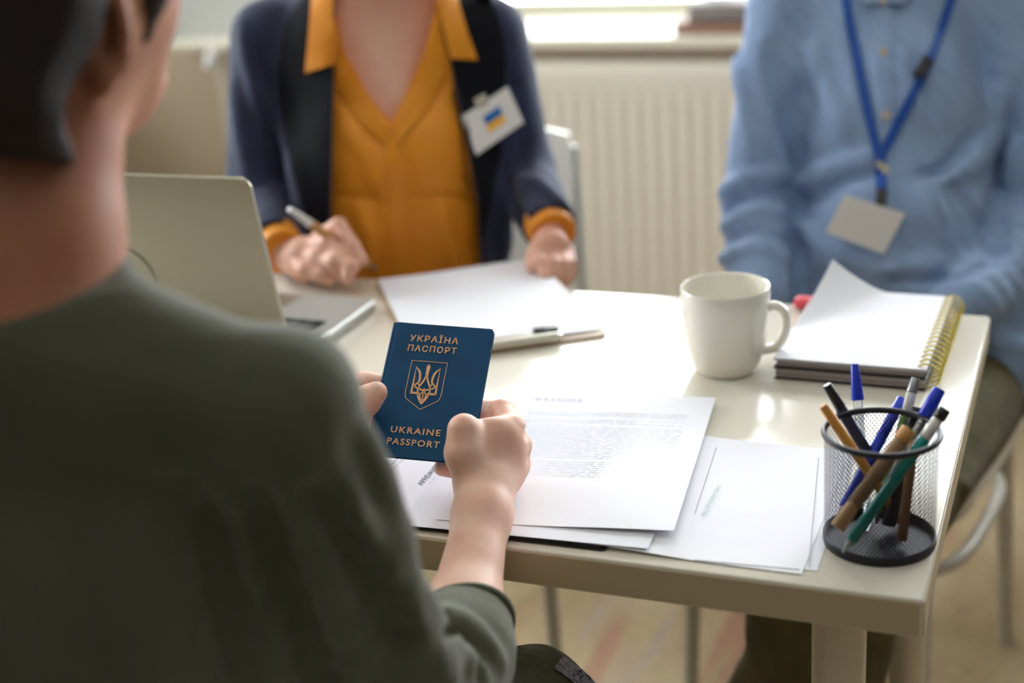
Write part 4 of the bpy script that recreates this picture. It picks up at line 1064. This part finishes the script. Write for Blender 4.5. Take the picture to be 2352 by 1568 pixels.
# ---- person in the navy jacket (woman behind the table)
dW = 2.06
WX = cam_axes(4)
whc = U(882, -215, 2.06); wh = np.stack([WX[0], -WX[1], WX[2]])
tl = math.radians(12); f_ = wh[1]*math.cos(tl)-wh[2]*math.sin(tl); u_ = wh[2]*math.cos(tl)+wh[1]*math.sin(tl); wh = np.stack([wh[0], f_, u_])
Wp = head_prims(whc, wh)+[cap(U(885, -130, 2.10), U(886, 30, 2.12), .050, .054, .02), cap(U(886, 30, 2.12), U(892, 130, 2.13), .056, .075, .03), ell(U(895, 190, 2.145), (.135, .092, .16), WX, .04),
      cap(U(650, 95, 2.13), U(1110, 90, 2.13), .042, .042, .03), ell(U(920, 560, 2.15), (.125, .085, .25), WX, .05)]
Wp += [cap(U(612, 95, 2.12), U(592, 470, 2.12), .036, .034, .02), cap(U(592, 470, 2.12), U(662, 585, 1.985), .032, .024, .02), cap(U(1130, 95, 2.12), U(1205, 405, 2.12), .036, .034, .02), cap(U(1205, 405, 2.12), U(1262, 535, 1.99), .032, .024, .02)]
wb_ = sdf_vf(Wp, .0045)
# writing hand
Hw = [cap(U(655, 580, 1.99), U(690, 590, 1.965), .021, .021, .015), ell(U(706, 580, 1.962), (.026, .026, .022), WX, .015)]
Hw += [cap(U(660, 585, 1.985), U(700, 625, 1.955), .018, .014, .015)]
Hw += chain([(U(735, 545, 1.955), .0115), (U(778, 517, 1.935), .0105), (U(812, 566, 1.915), .0092), (U(832, 598, 1.905), .0078)], .004)
Hw += chain([(U(715, 565, 1.95), .0115), (U(752, 556, 1.925), .0102), (U(792, 588, 1.91), .009), (U(812, 616, 1.905), .0078)], .004)
Hw += chain([(U(700, 585, 1.95), .0112), (U(728, 588, 1.925), .0100), (U(770, 614, 1.912), .0088), (U(786, 632, 1.91), .0078)], .004)
Hw += chain([(U(686, 605, 1.945), .0105), (U(700, 618, 1.925), .0095), (U(735, 634, 1.915), .0085), (U(756, 642, 1.915), .0075)], .004)
Hw += chain([(U(715, 600, 1.945), .0130), (U(768, 600, 1.905), .0105), (U(806, 612, 1.895), .0095), (U(798, 638, 1.890), .0080)], .005)
hw = sdf_vf(Hw, .0022)
# hand on the clipboard corner
Hl = [cap(U(1262, 525, 1.995), U(1262, 560, 1.965), .022, .022, .012), ell(U(1262, 570, 1.955), (.027, .016, .022), WX, .012)]
Hl += chain([(U(1244, 580, 1.95), .0115), (U(1244, 604, 1.925), .0105), (U(1254, 632, 1.915), .0085), (U(1256, 640, 1.925), .0075)], .004)
Hl += chain([(U(1268, 582, 1.95), .0112), (U(1272, 606, 1.928), .0100), (U(1276, 632, 1.925), .0085), (U(1274, 642, 1.935), .0075)], .003)
Hl += chain([(U(1288, 582, 1.955), .0108), (U(1296, 608, 1.935), .0098), (U(1300, 636, 1.935), .0082), (U(1297, 648, 1.945), .0075)], .003)
Hl += chain([(U(1303, 580, 1.965), .0100), (U(1310, 604, 1.95), .0088), (U(1312, 628, 1.95), .0078), (U(1308, 640, 1.96), .0070)], .003)
Hl += chain([(U(1245, 560, 1.96), .0130), (U(1226, 588, 1.94), .0105), (U(1222, 612, 1.925), .0088)], .005)
hl = sdf_vf(Hl, .0022)
V_, Q_ = join_vf([wb_, hw, hl])
p2 = mk('person', V_, Q_, M['skin_w'], origin=(-0.945, 1.945, 0.0))
tag(p2, 'person in a navy jacket and mustard blouse writing on the clipboard', 'person')
hv, hq = sdf_vf([ell(whc+wh[2]*.012-wh[1]*.012, (.088, .104, .108), wh, .02), cap(whc-wh[1]*.07, whc-wh[1]*.085-wh[2]*.14, .06, .045, .03)], .006,
                lambda G, X, Y, Z: np.maximum(G, np.where((Z-whc[2]) > .055, -1, ((X-whc[0])*wh[1][0]+(Y-whc[1])*wh[1][1]+(Z-whc[2])*wh[1][2])-.02))+.002*wob(X, Y, Z, 100, 9))
mk('hair', hv, hq, M['hair'], p2)
eyes(whc, wh, p2)
# blouse
Bl = [ell(U(900, 205, 2.135), (.150, .104, .185), WX, .04), ell(U(838, 345, 2.085), (.062, .062, .070), WX, .04), ell(U(985, 345, 2.085), (.062, .062, .070), WX, .04), ell(U(925, 600, 2.14), (.135, .086, .24), WX, .04),
      cap(U(660, 95, 2.13), U(1105, 90, 2.13), .046, .046, .03), cap(U(886, -10, 2.12), U(890, 60, 2.125), .062, .080, .03)]
Vneck = [(766, -400), (768, 20), (790, 120), (845, 215), (897, 282), (925, 230), (975, 120), (1000, 20), (1003, -400)]
dmid = lambda X, Y, Z: PX(X, Y, Z)
def blouse_post(G, X, Y, Z):
    px, py, d = PX(X, Y, Z)
    G = G+.0014*wob(X, Y, Z, 60, 11)
    cut = poly_in(px, py, Vneck) & (d < 2.13)
    G = np.where(cut, np.maximum(G, .004), G)
    return np.where((py < -5) & (d > 0), np.maximum(G, .004), G)
Bl += folds(Bl, blouse_post, [([(1035, 185), (985, 240), (925, 300)], .008, -.004), ([(775, 215), (825, 262), (880, 335)], .008, -.004), ([(762, 452), (900, 458), (1092, 452)], .006, -.003), ([(935, 350), (945, 450), (955, 620)], .006, -.003),
    ([(880, 350), (885, 450), (895, 620)], .008, .002), ([(1060, 200), (1070, 300), (1085, 420)], .008, -.004), ([(830, 480), (850, 540), (860, 620)], .010, .003), ([(1010, 480), (1020, 540), (1040, 620)], .010, .003), ([(800, 300), (850, 370), (870, 430)], .012, .002)])
bv, bq = sdf_vf(Bl, .0035, blouse_post, smooth=2)
mk('blouse', bv, bq, M['mustard'], p2, label='mustard yellow blouse, open at the neck')
# jacket
Jk = [ell(U(893, 200, 2.14), (.172, .112, .19), WX, .04), cap(U(650, 75, 2.13), U(1105, 72, 2.13), .053, .053, .03), ell(U(915, 560, 2.13), (.165, .108, .26), WX, .05),
      ell(U(828, 345, 2.10), (.070, .066, .075), WX, .04), ell(U(995, 345, 2.10), (.070, .066, .075), WX, .04),
      cap(U(612, 85, 2.115), U(592, 460, 2.115), .0525, .046, .02), cap(U(592, 460, 2.115), U(640, 562, 1.995), .046, .040, .02),
      cap(U(1132, 85, 2.115), U(1200, 400, 2.115), .0525, .046, .02), cap(U(1200, 400, 2.115), U(1264, 526, 1.99), .046, .0375, .02)]
Jopen = [(770, -400), (768, 60), (766, 160), (762, 330), (757, 600), (750, 1100), (1125, 1100), (1106, 600), (1098, 470), (1078, 350), (1052, 230), (1036, 150), (1012, 60), (1000, -400)]
wr1, wr1d = U(640, 562, 1.995), nrm(U(640, 562, 1.995)-U(592, 460, 2.115)); wr2, wr2d = U(1264, 526, 1.99), nrm(U(1264, 526, 1.99)-U(1200, 400, 2.115))
def jacket_post(G, X, Y, Z):
    px, py, d = PX(X, Y, Z)
    G = G+.0016*wob(X, Y, Z, 60, 12)
    G = np.where(poly_in(px, py, Jopen) & (d < 2.13), np.maximum(G, .004), G)
    for w, wd, x0_, x1_ in ((wr1, wr1d, 0, 720), (wr2, wr2d, 1190, 1400)):
        c = (X-w[0])*wd[0]+(Y-w[1])*wd[1]+(Z-w[2])*wd[2]
        G = np.where((px > x0_) & (px < x1_) & (d < 2.10) & (c > -.002), np.maximum(G, c), G)
    neck = ((X-U(886, 0, 2.12)[0])**2+(Y-U(886, 0, 2.12)[1])**2 < .075**2) & (Z > U(886, 20, 2.12)[2])
    return np.where(neck, np.maximum(G, .004), G)
Jk += folds(Jk, jacket_post, [([(596, 120), (632, 250), (655, 400), (690, 540)], .012, -.008), ([(660, 260), (690, 400), (722, 540)], .016, .005), ([(560, 60), (575, 160), (600, 260)], .010, .005), ([(545, 200), (560, 320), (580, 420)], .012, .004),
    ([(1172, 180), (1188, 290), (1196, 380)], .012, -.008), ([(1150, 400), (1175, 480), (1215, 545)], .012, -.006), ([(1130, 400), (1140, 480), (1150, 570)], .016, .005), ([(1235, 420), (1275, 460), (1300, 500)], .010, .004)])
jv, jq = sdf_vf(Jk, .0038, jacket_post, smooth=2)
mk('jacket', jv, jq, M['navy'], p2, label='navy blue open jacket')
tJ = bvh((jv, jq)); tW = bvh((jv, jq), (bv, bq))
patch('lapel', tJ, loft_rows([(700, -20), (655, 60), (640, 200), (668, 380), (735, 600)], [(763, -20), (762, 60), (760, 160), (757, 330), (752, 600)], 22, 8), M['lapel'], p2, off=.004, th=.004, label='black lapel')
patch('lapel', tJ, loft_rows([(1014, -20), (1022, 60), (1042, 160), (1080, 340), (1103, 540)], [(1120, -20), (1150, 60), (1160, 160), (1150, 340), (1112, 540)], 22, 8), M['lapel'], p2, off=.004, th=.004, label='black lapel')
patch('collar_flap', tW, loft_rows([(716, -25), (710, 60), (700, 167)], [(778, -25), (776, 60), (772, 146)], 12, 6), M['mustard'], p2, off=.009, th=.003, label='pointed mustard collar')
patch('collar_flap', tW, loft_rows([(1000, -25), (1016, 60), (1036, 134)], [(1046, -25), (1070, 60), (1097, 137)], 12, 6), M['mustard'], p2, off=.009, th=.003, label='pointed mustard collar')
patch('neck_facing', tW, loft_rows([(778, 120), (840, 218), (896, 290)], [(772, 190), (812, 262), (884, 330)], 12, 4), M['mustard'], p2, off=.005, th=.003)
patch('neck_facing', tW, loft_rows([(982, 118), (930, 228), (902, 290)], [(1022, 160), (980, 250), (912, 330)], 12, 4), M['mustard'], p2, off=.005, th=.003)
patch('placket', tW, loft_rows([(880, 280), (890, 420), (905, 640)], [(912, 280), (925, 420), (948, 640)], 14, 4), M['mustard'], p2, off=.0025, th=.002)
for k, (w, wd, r) in enumerate(((wr1, wr1d, .033), (wr2, wr2d, .0335))):
    cv, cq = sdf_vf([cap(w-wd*.015, w+wd*.030, r, r*.98, .005)], .003, lambda G, X, Y, Z: np.maximum(np.maximum(G, ((X-w[0])*wd[0]+(Y-w[1])*wd[1]+(Z-w[2])*wd[2])-(.026, .016)[k]), -(((X-w[0])*wd[0]+(Y-w[1])*wd[1]+(Z-w[2])*wd[2])+.02)))
    mk('shirt_cuff', cv, cq, M['mustard'], p2)
# skirt / trousers
seatW = A(-.945, 1.93, .53)
tv, tq = sdf_vf([cap(seatW+A(-.08, .03, 0), seatW+A(.08, .03, 0), .10, .10, .05), cap(seatW+A(-.09, 0, 0), A(-1.05, 1.50, .56), .08, .062, .03), cap(seatW+A(.09, 0, 0), A(-.90, 1.50, .56), .08, .062, .03),
                 cap(A(-1.05, 1.50, .56), A(-1.05, 1.56, .10), .06, .045, .03), cap(A(-.90, 1.50, .56), A(-.90, 1.56, .10), .06, .045, .03)], .008)
mk('trousers', tv, tq, M['lapel'], p2)
for x in (-1.05, -.90):
    sv_, sq_ = sdf_vf([cap(A(x, 1.58, .045), A(x, 1.40, .035), .040, .032, .02), cap(A(x, 1.56, .05), A(x, 1.56, .11), .04, .04, .02)], .006, lambda G, X, Y, Z: np.maximum(G, .002-Z))
    mk('shoe', sv_, sq_, M['shoe'], p2)
# name badge on the jacket
def card(px4, tree, off, th, m, name, parent=None, label=None, origin=None):
    ds = [((hit(tree, *p)-CC)@CF) for p in px4 if hit(tree, *p) is not None]
    d0 = min(ds)-off
    Q = [U(*p, d0) for p in px4]; G = [[Q[0], Q[1]], [Q[3], Q[2]]]
    G = [[Q[0]*(1-s)*(1-t)+Q[1]*s*(1-t)+Q[3]*(1-s)*t+Q[2]*s*t for s in np.linspace(0, 1, 5)] for t in np.linspace(0, 1, 5)]
    return grid_solid(name, G, CF*th, m, parent, label=label), d0
bq4 = [(1060, 268), (1166, 198), (1203, 281), (1094, 356)]
bdg = thing('name_badge', 'white name badge with blue and yellow flag on the navy jacket', 'badge', U(1130, 275, 2.0))
_, d0 = card(bq4, tJ, .0085, .0015, M['card'], 'card', bdg)
def bil(Q, s, t): return tuple((A(*Q[0])*(1-s)*(1-t)+A(*Q[1])*s*(1-t)+A(*Q[3])*(1-s)*t+A(*Q[2])*s*t))
for (s0, s1, t0, t1), mm in (((.36, .72, .30, .52), 'flagb'), ((.36, .72, .52, .72), 'flagy')):
    G = [[U(*bil(bq4, s, t), d0-.0004) for s in (s0, s1)] for t in (t0, t1)]
    grid_solid('flag_stripe', G, CF*.0003, M[mm], bdg, label='blue flag stripe' if mm == 'flagb' else 'yellow flag stripe')
cc_ = bil(bq4, .42, -.06); grid_solid('badge_clip', [[U(cc_[0]-14, cc_[1]-6, d0-.002), U(cc_[0]+12, cc_[1]-20, d0-.002)], [U(cc_[0]-6, cc_[1]+16, d0-.002), U(cc_[0]+18, cc_[1]+3, d0-.002)]], CF*.003, M['clip'], bdg)
# her pen
ptip, ptop = T(866, 619, TZ+.006), U(664, 480, 1.872)
pen('pen', 'bamboo ballpoint with silver end in the hand of the person in navy', ptip, ptop, [('tip', 0, .07, .0012, .0038, 'greym'), ('grip', .07, .20, .0046, .0056, 'wood'), ('barrel', .20, .77, .0058, .0060, 'wood'), ('end', .77, 1, .0061, .0038, 'whitep')], group=None)

# ---- person in the blue shirt
MX = cam_axes(3)
mhc = U(2035, -330, 2.10); mh = np.stack([MX[0], -MX[1], MX[2]])
Mp = head_prims(mhc, mh, 1.05)+[cap(U(2035, -240, 2.14), U(2035, -60, 2.15), .056, .062, .02), cap(U(1830, 20, 2.17), U(2260, 20, 2.15), .05, .05, .03), ell(U(2040, 250, 2.18), (.15, .09, .25), MX, .05), ell(U(2080, 650, 2.15), (.14, .09, .25), MX, .05)]
Mp += [cap(U(1805, 20, 2.15), U(1738, 475, 2.15), .042, .038, .02), cap(U(1738, 475, 2.15), U(1745, 690, 2.0), .036, .026, .02), cap(U(2290, 20, 2.13), U(2410, 520, 2.07), .042, .038, .02), cap(U(2410, 520, 2.07), U(2215, 690, 1.93), .036, .026, .02)]
mb = sdf_vf(Mp, .0055)
def fist(c, d, side):
    x = nrm(np.cross(d, A(0, 0, 1))); z = np.cross(x, d); P = [ell(c, (.024, .034, .016), np.stack([x, d, z]), .01)]
    for i in range(4):
        b = c+d*.026+x*(i-1.5)*.015; P += chain([(b, .0095), (b+d*.026-z*.010, .009), (b+d*.030-z*.030, .008), (b+d*.010-z*.036, .0075)], .004)
    P += chain([(c+x*side*.02-d*.01, .012), (c+x*side*.036+d*.02-z*.008, .010), (c+x*side*.034+d*.045-z*.016, .0085)], .005)
    return P
mfr = sdf_vf(fist(U(1752, 730, 1.975), nrm(A(.25, -.6, -.35)), 1), .003); mfl = sdf_vf(fist(U(2150, 745, 1.90), nrm(A(-.6, -.35, -.25)), -1), .003)
V_, Q_ = join_vf([mb, mfr, mfl])
p3 = mk('person', V_, Q_, M['skin_w'], origin=(-.25, 1.98, 0.0))
tag(p3, 'person in a light blue shirt with lanyard sitting at the right', 'person')
hv, hq = sdf_vf([ell(mhc+mh[2]*.012-mh[1]*.014, (.088, .106, .108), mh, .02)], .006,
                lambda G, X, Y, Z: np.maximum(G, np.where((Z-mhc[2]) > .06, -1, ((X-mhc[0])*mh[1][0]+(Y-mhc[1])*mh[1][1]+(Z-mhc[2])*mh[1][2])-.01)))
mk('hair', hv, hq, M['hair'], p3)
eyes(mhc, mh, p3, 1.05)
Sh = [ell(U(2035, 190, 2.165), (.168, .112, .175), MX, .04), cap(U(1830, 10, 2.16), U(2260, 10, 2.14), .062, .062, .03), ell(U(2062, 420, 2.13), (.143, .122, .22), MX, .04), ell(U(2080, 640, 2.10), (.160, .128, .20), MX, .04),
      cap(U(1806, 15, 2.15), U(1742, 470, 2.14), .0585, .052, .012), cap(U(1742, 470, 2.14), U(1745, 690, 1.995), .052, .042, .02),
      cap(U(2292, 15, 2.12), U(2415, 520, 2.06), .0585, .052, .012), cap(U(2415, 520, 2.06), U(2215, 700, 1.925), .050, .042, .02),
      cap(U(1826, 380, 2.185), U(1822, 700, 2.09), .045, .045, .01), cap(U(2180, 720, 2.03), U(2300, 820, 2.00), .075, .062, .03), cap(U(2120, 640, 2.02), U(2310, 700, 2.0), .06, .05, .03)]
def blue_post(G, X, Y, Z):
    px, py, d = PX(X, Y, Z)
    neck = ((X-U(2035, 0, 2.15)[0])**2+(Y-U(2035, 0, 2.15)[1])**2 < .088**2) & (Z > U(2035, -80, 2.15)[2])
    G = np.where(neck, np.maximum(G, .004), G)
    return G+.0028*wob(X, Y, Z, 50, 21)+.0016*wob(X, Y, Z, 110, 22)
Sh += folds(Sh, blue_post, [([(1762, 110), (1800, 230), (1834, 340), (1838, 430), (1824, 600)], .014, -.011), ([(2318, 200), (2304, 340), (2292, 470), (2280, 590)], .014, -.010),
    ([(1652, 492), (1720, 452), (1812, 440)], .009, -.006), ([(1650, 565), (1735, 525), (1805, 545)], .009, -.006), ([(1670, 440), (1730, 410), (1800, 400)], .012, .005), ([(1655, 530), (1730, 492), (1800, 495)], .012, .005), ([(1652, 600), (1730, 575), (1800, 600)], .012, .005),
    ([(1862, 462), (1950, 412), (2014, 392)], .010, -.006), ([(1850, 420), (1940, 380), (2000, 365)], .014, .005), ([(1850, 520), (1900, 570), (1960, 600)], .012, .005), ([(1930, 622), (2060, 632), (2180, 636), (2262, 600)], .010, -.007), ([(1900, 600), (2050, 612), (2200, 600)], .014, .004),
    ([(2305, 215), (2272, 320), (2212, 388), (2130, 418)], .016, .008), ([(2128, 425), (2148, 500), (2182, 578)], .014, .008), ([(2230, 320), (2170, 385), (2110, 400)], .009, -.005), ([(2205, 440), (2250, 510), (2285, 560)], .012, -.006), ([(1955, 90), (1982, 200), (2000, 280)], .010, -.004),
    ([(2070, 130), (2090, 200), (2128, 290)], .012, .004), ([(2100, 120), (2115, 190), (2145, 260)], .008, -.004), ([(1880, 120), (1920, 230), (1965, 330)], .014, .004), ([(1700, 140), (1720, 260), (1740, 360)], .012, .004), 
    ([(2265, 760), (2310, 790), (2350, 800)], .012, .005), ([(2260, 840), (2300, 870), (2335, 900)], .010, .005), ([(2340, 330), (2330, 440), (2345, 520)], .012, .005)])
bv3, bq3 = sdf_vf(Sh, .004, blue_post, smooth=2)
mk('shirt', bv3, bq3, M['blue'], p3, label='light blue button-up shirt, creased')
tB = bvh((bv3, bq3))
patch('placket', tB, loft_rows([(2008, -30), (2012, 150), (2014, 330), (2022, 620)], [(2046, -30), (2050, 150), (2052, 330), (2062, 620)], 26, 4), M['blue'], p3, off=.002, th=.002)
for x, y in ((2028, 4), (2027, 120), (2033, 266), (2036, 400)):
    h = hit(tB, x, y)
    lathe('button', [(0, 0), (.0055, 0), (.006, .001), (.0055, .002), (.003, .0016), (0, .0016)], M['hairtie'], p3, 16, base=h-CF*.0035, axis=-CF)
nkc = U(2035, -95, 2.15); cring = []
for k in range(33):
    a = math.radians(-90+28+k*(360-56)/32); rr_ = .073
    cring.append(nkc+MX[0]*rr_*math.cos(a)+MX[1]*rr_*math.sin(a)*1.0+A(0, 0, .016*math.sin(a)))
G = [[p+A(0, 0, .030)-nrm((p-nkc)*A(1, 1, 0))*.010*1 for p in cring], [p+A(0, 0, .010) for p in cring], [p-A(0, 0, .012)+nrm((p-nkc)*A(1, 1, 0))*.004 for p in cring]]
grid_solid('collar_band', G, (0, 0, -.003), M['blue'], p3)
patch('collar_flap', tB, loft_rows([(1940, -75), (1962, -30), (1990, 10)], [(2018, -70), (2022, -20), (2022, 4)], 8, 5), M['blue'], p3, off=.010, th=.003)
patch('collar_flap', tB, loft_rows([(2040, -70), (2038, -20), (2038, 4)], [(2130, -75), (2102, -30), (2074, 10)], 8, 5), M['blue'], p3, off=.010, th=.003)
# trousers: one leg under the table, one thigh beside its end
Tm = [cap(U(2100, 800, 2.12), U(2250, 840, 2.08), .10, .095, .05), cap(U(2228, 920, 1.97), U(1985, 1280, 1.64), .070, .056, .03),
      cap(U(1985, 1280, 1.64), A(-.262, 1.50, .12), .056, .045, .03), cap(U(2080, 850, 2.08), U(1830, 1260, 1.66), .08, .066, .03), cap(U(1830, 1260, 1.66), U(1850, 1480, 1.70), .066, .060, .03), cap(U(1850, 1480, 1.70), A(-.40, 1.62, .10), .060, .046, .03)]
Tm += [cap(U(2300, 960, 1.91), U(2215, 1120, 1.74), .008, .008, .02)]
def tm_post(G, X, Y, Z):
    return np.maximum(G, np.where((X < TX1+.012) & (Y < TY1+.01) & (Y > TY0-.01), Z-.700, -1))+.003*wob(X, Y, Z, 50, 31)
tv, tq = sdf_vf(Tm, .006, tm_post)
mk('trousers', tv, tq, M['trouser'], p3, label='olive brown trousers')
for c in (A(-.262, 1.50, 0), A(-.40, 1.62, 0)):
    sv_, sq_ = sdf_vf([cap(c+A(0, .04, .045), c+A(-.02, -.14, .035), .042, .035, .02), cap(c+A(0, 0, .05), c+A(0, 0, .12), .042, .044, .02)], .006, lambda G, X, Y, Z: np.maximum(G, .002-Z))
    mk('shoe', sv_, sq_, M['shoe'], p3)
# lanyard with card
ly = thing('lanyard', 'blue lanyard with a blank white card hanging on the blue shirt', 'lanyard', U(2025, 460, 2.0))
patch('strap', tB, ribbon_rows([(1940, -95), (1940, -40), (1950, 40), (1972, 150), (1995, 260), (2017, 352)], 21), M['lan'], ly, off=.005, th=.0015)
patch('strap', tB, ribbon_rows([(2176, -95), (2192, -40), (2178, 20), (2140, 130), (2090, 230), (2027, 352)], 21), M['lan'], ly, off=.005, th=.0015)
patch('strap', tB, ribbon_rows([(2020, 345), (2022, 390), (2026, 440)], 24), M['lan'], ly, off=.007, th=.0015)
patch('breakaway_clasp', tB, ribbon_rows([(2134, 132), (2122, 155), (2110, 176)], 26, 4), M['dk'], ly, off=.007, th=.004, label='black clasp')
patch('crimp', tB, ribbon_rows([(2012, 372), (2026, 382), (2040, 392)], 14, 4), M['clip'], ly, off=.010, th=.003)
patch('hook', tB, ribbon_rows([(2026, 432), (2025, 455), (2022, 472)], 22, 4), M['dk'], ly, off=.009, th=.005, label='black hook')
lr = []
for k in range(25):
    a = math.radians(-52+k*(284/24)); lr.append(U(2056, -100, 2.15)+MX[0]*.080*math.cos(a)+MX[1]*.078*math.sin(a)+A(0, 0, .010+.018*math.sin(a)))
tube('neck_strap', lr, .0052, M['lan'], ly, 8, flat=.35)
card([(1941, 447), (2081, 490), (2030, 583), (1897, 533)], tB, .004, .002, M['card'], 'card', ly, label='blank white card')
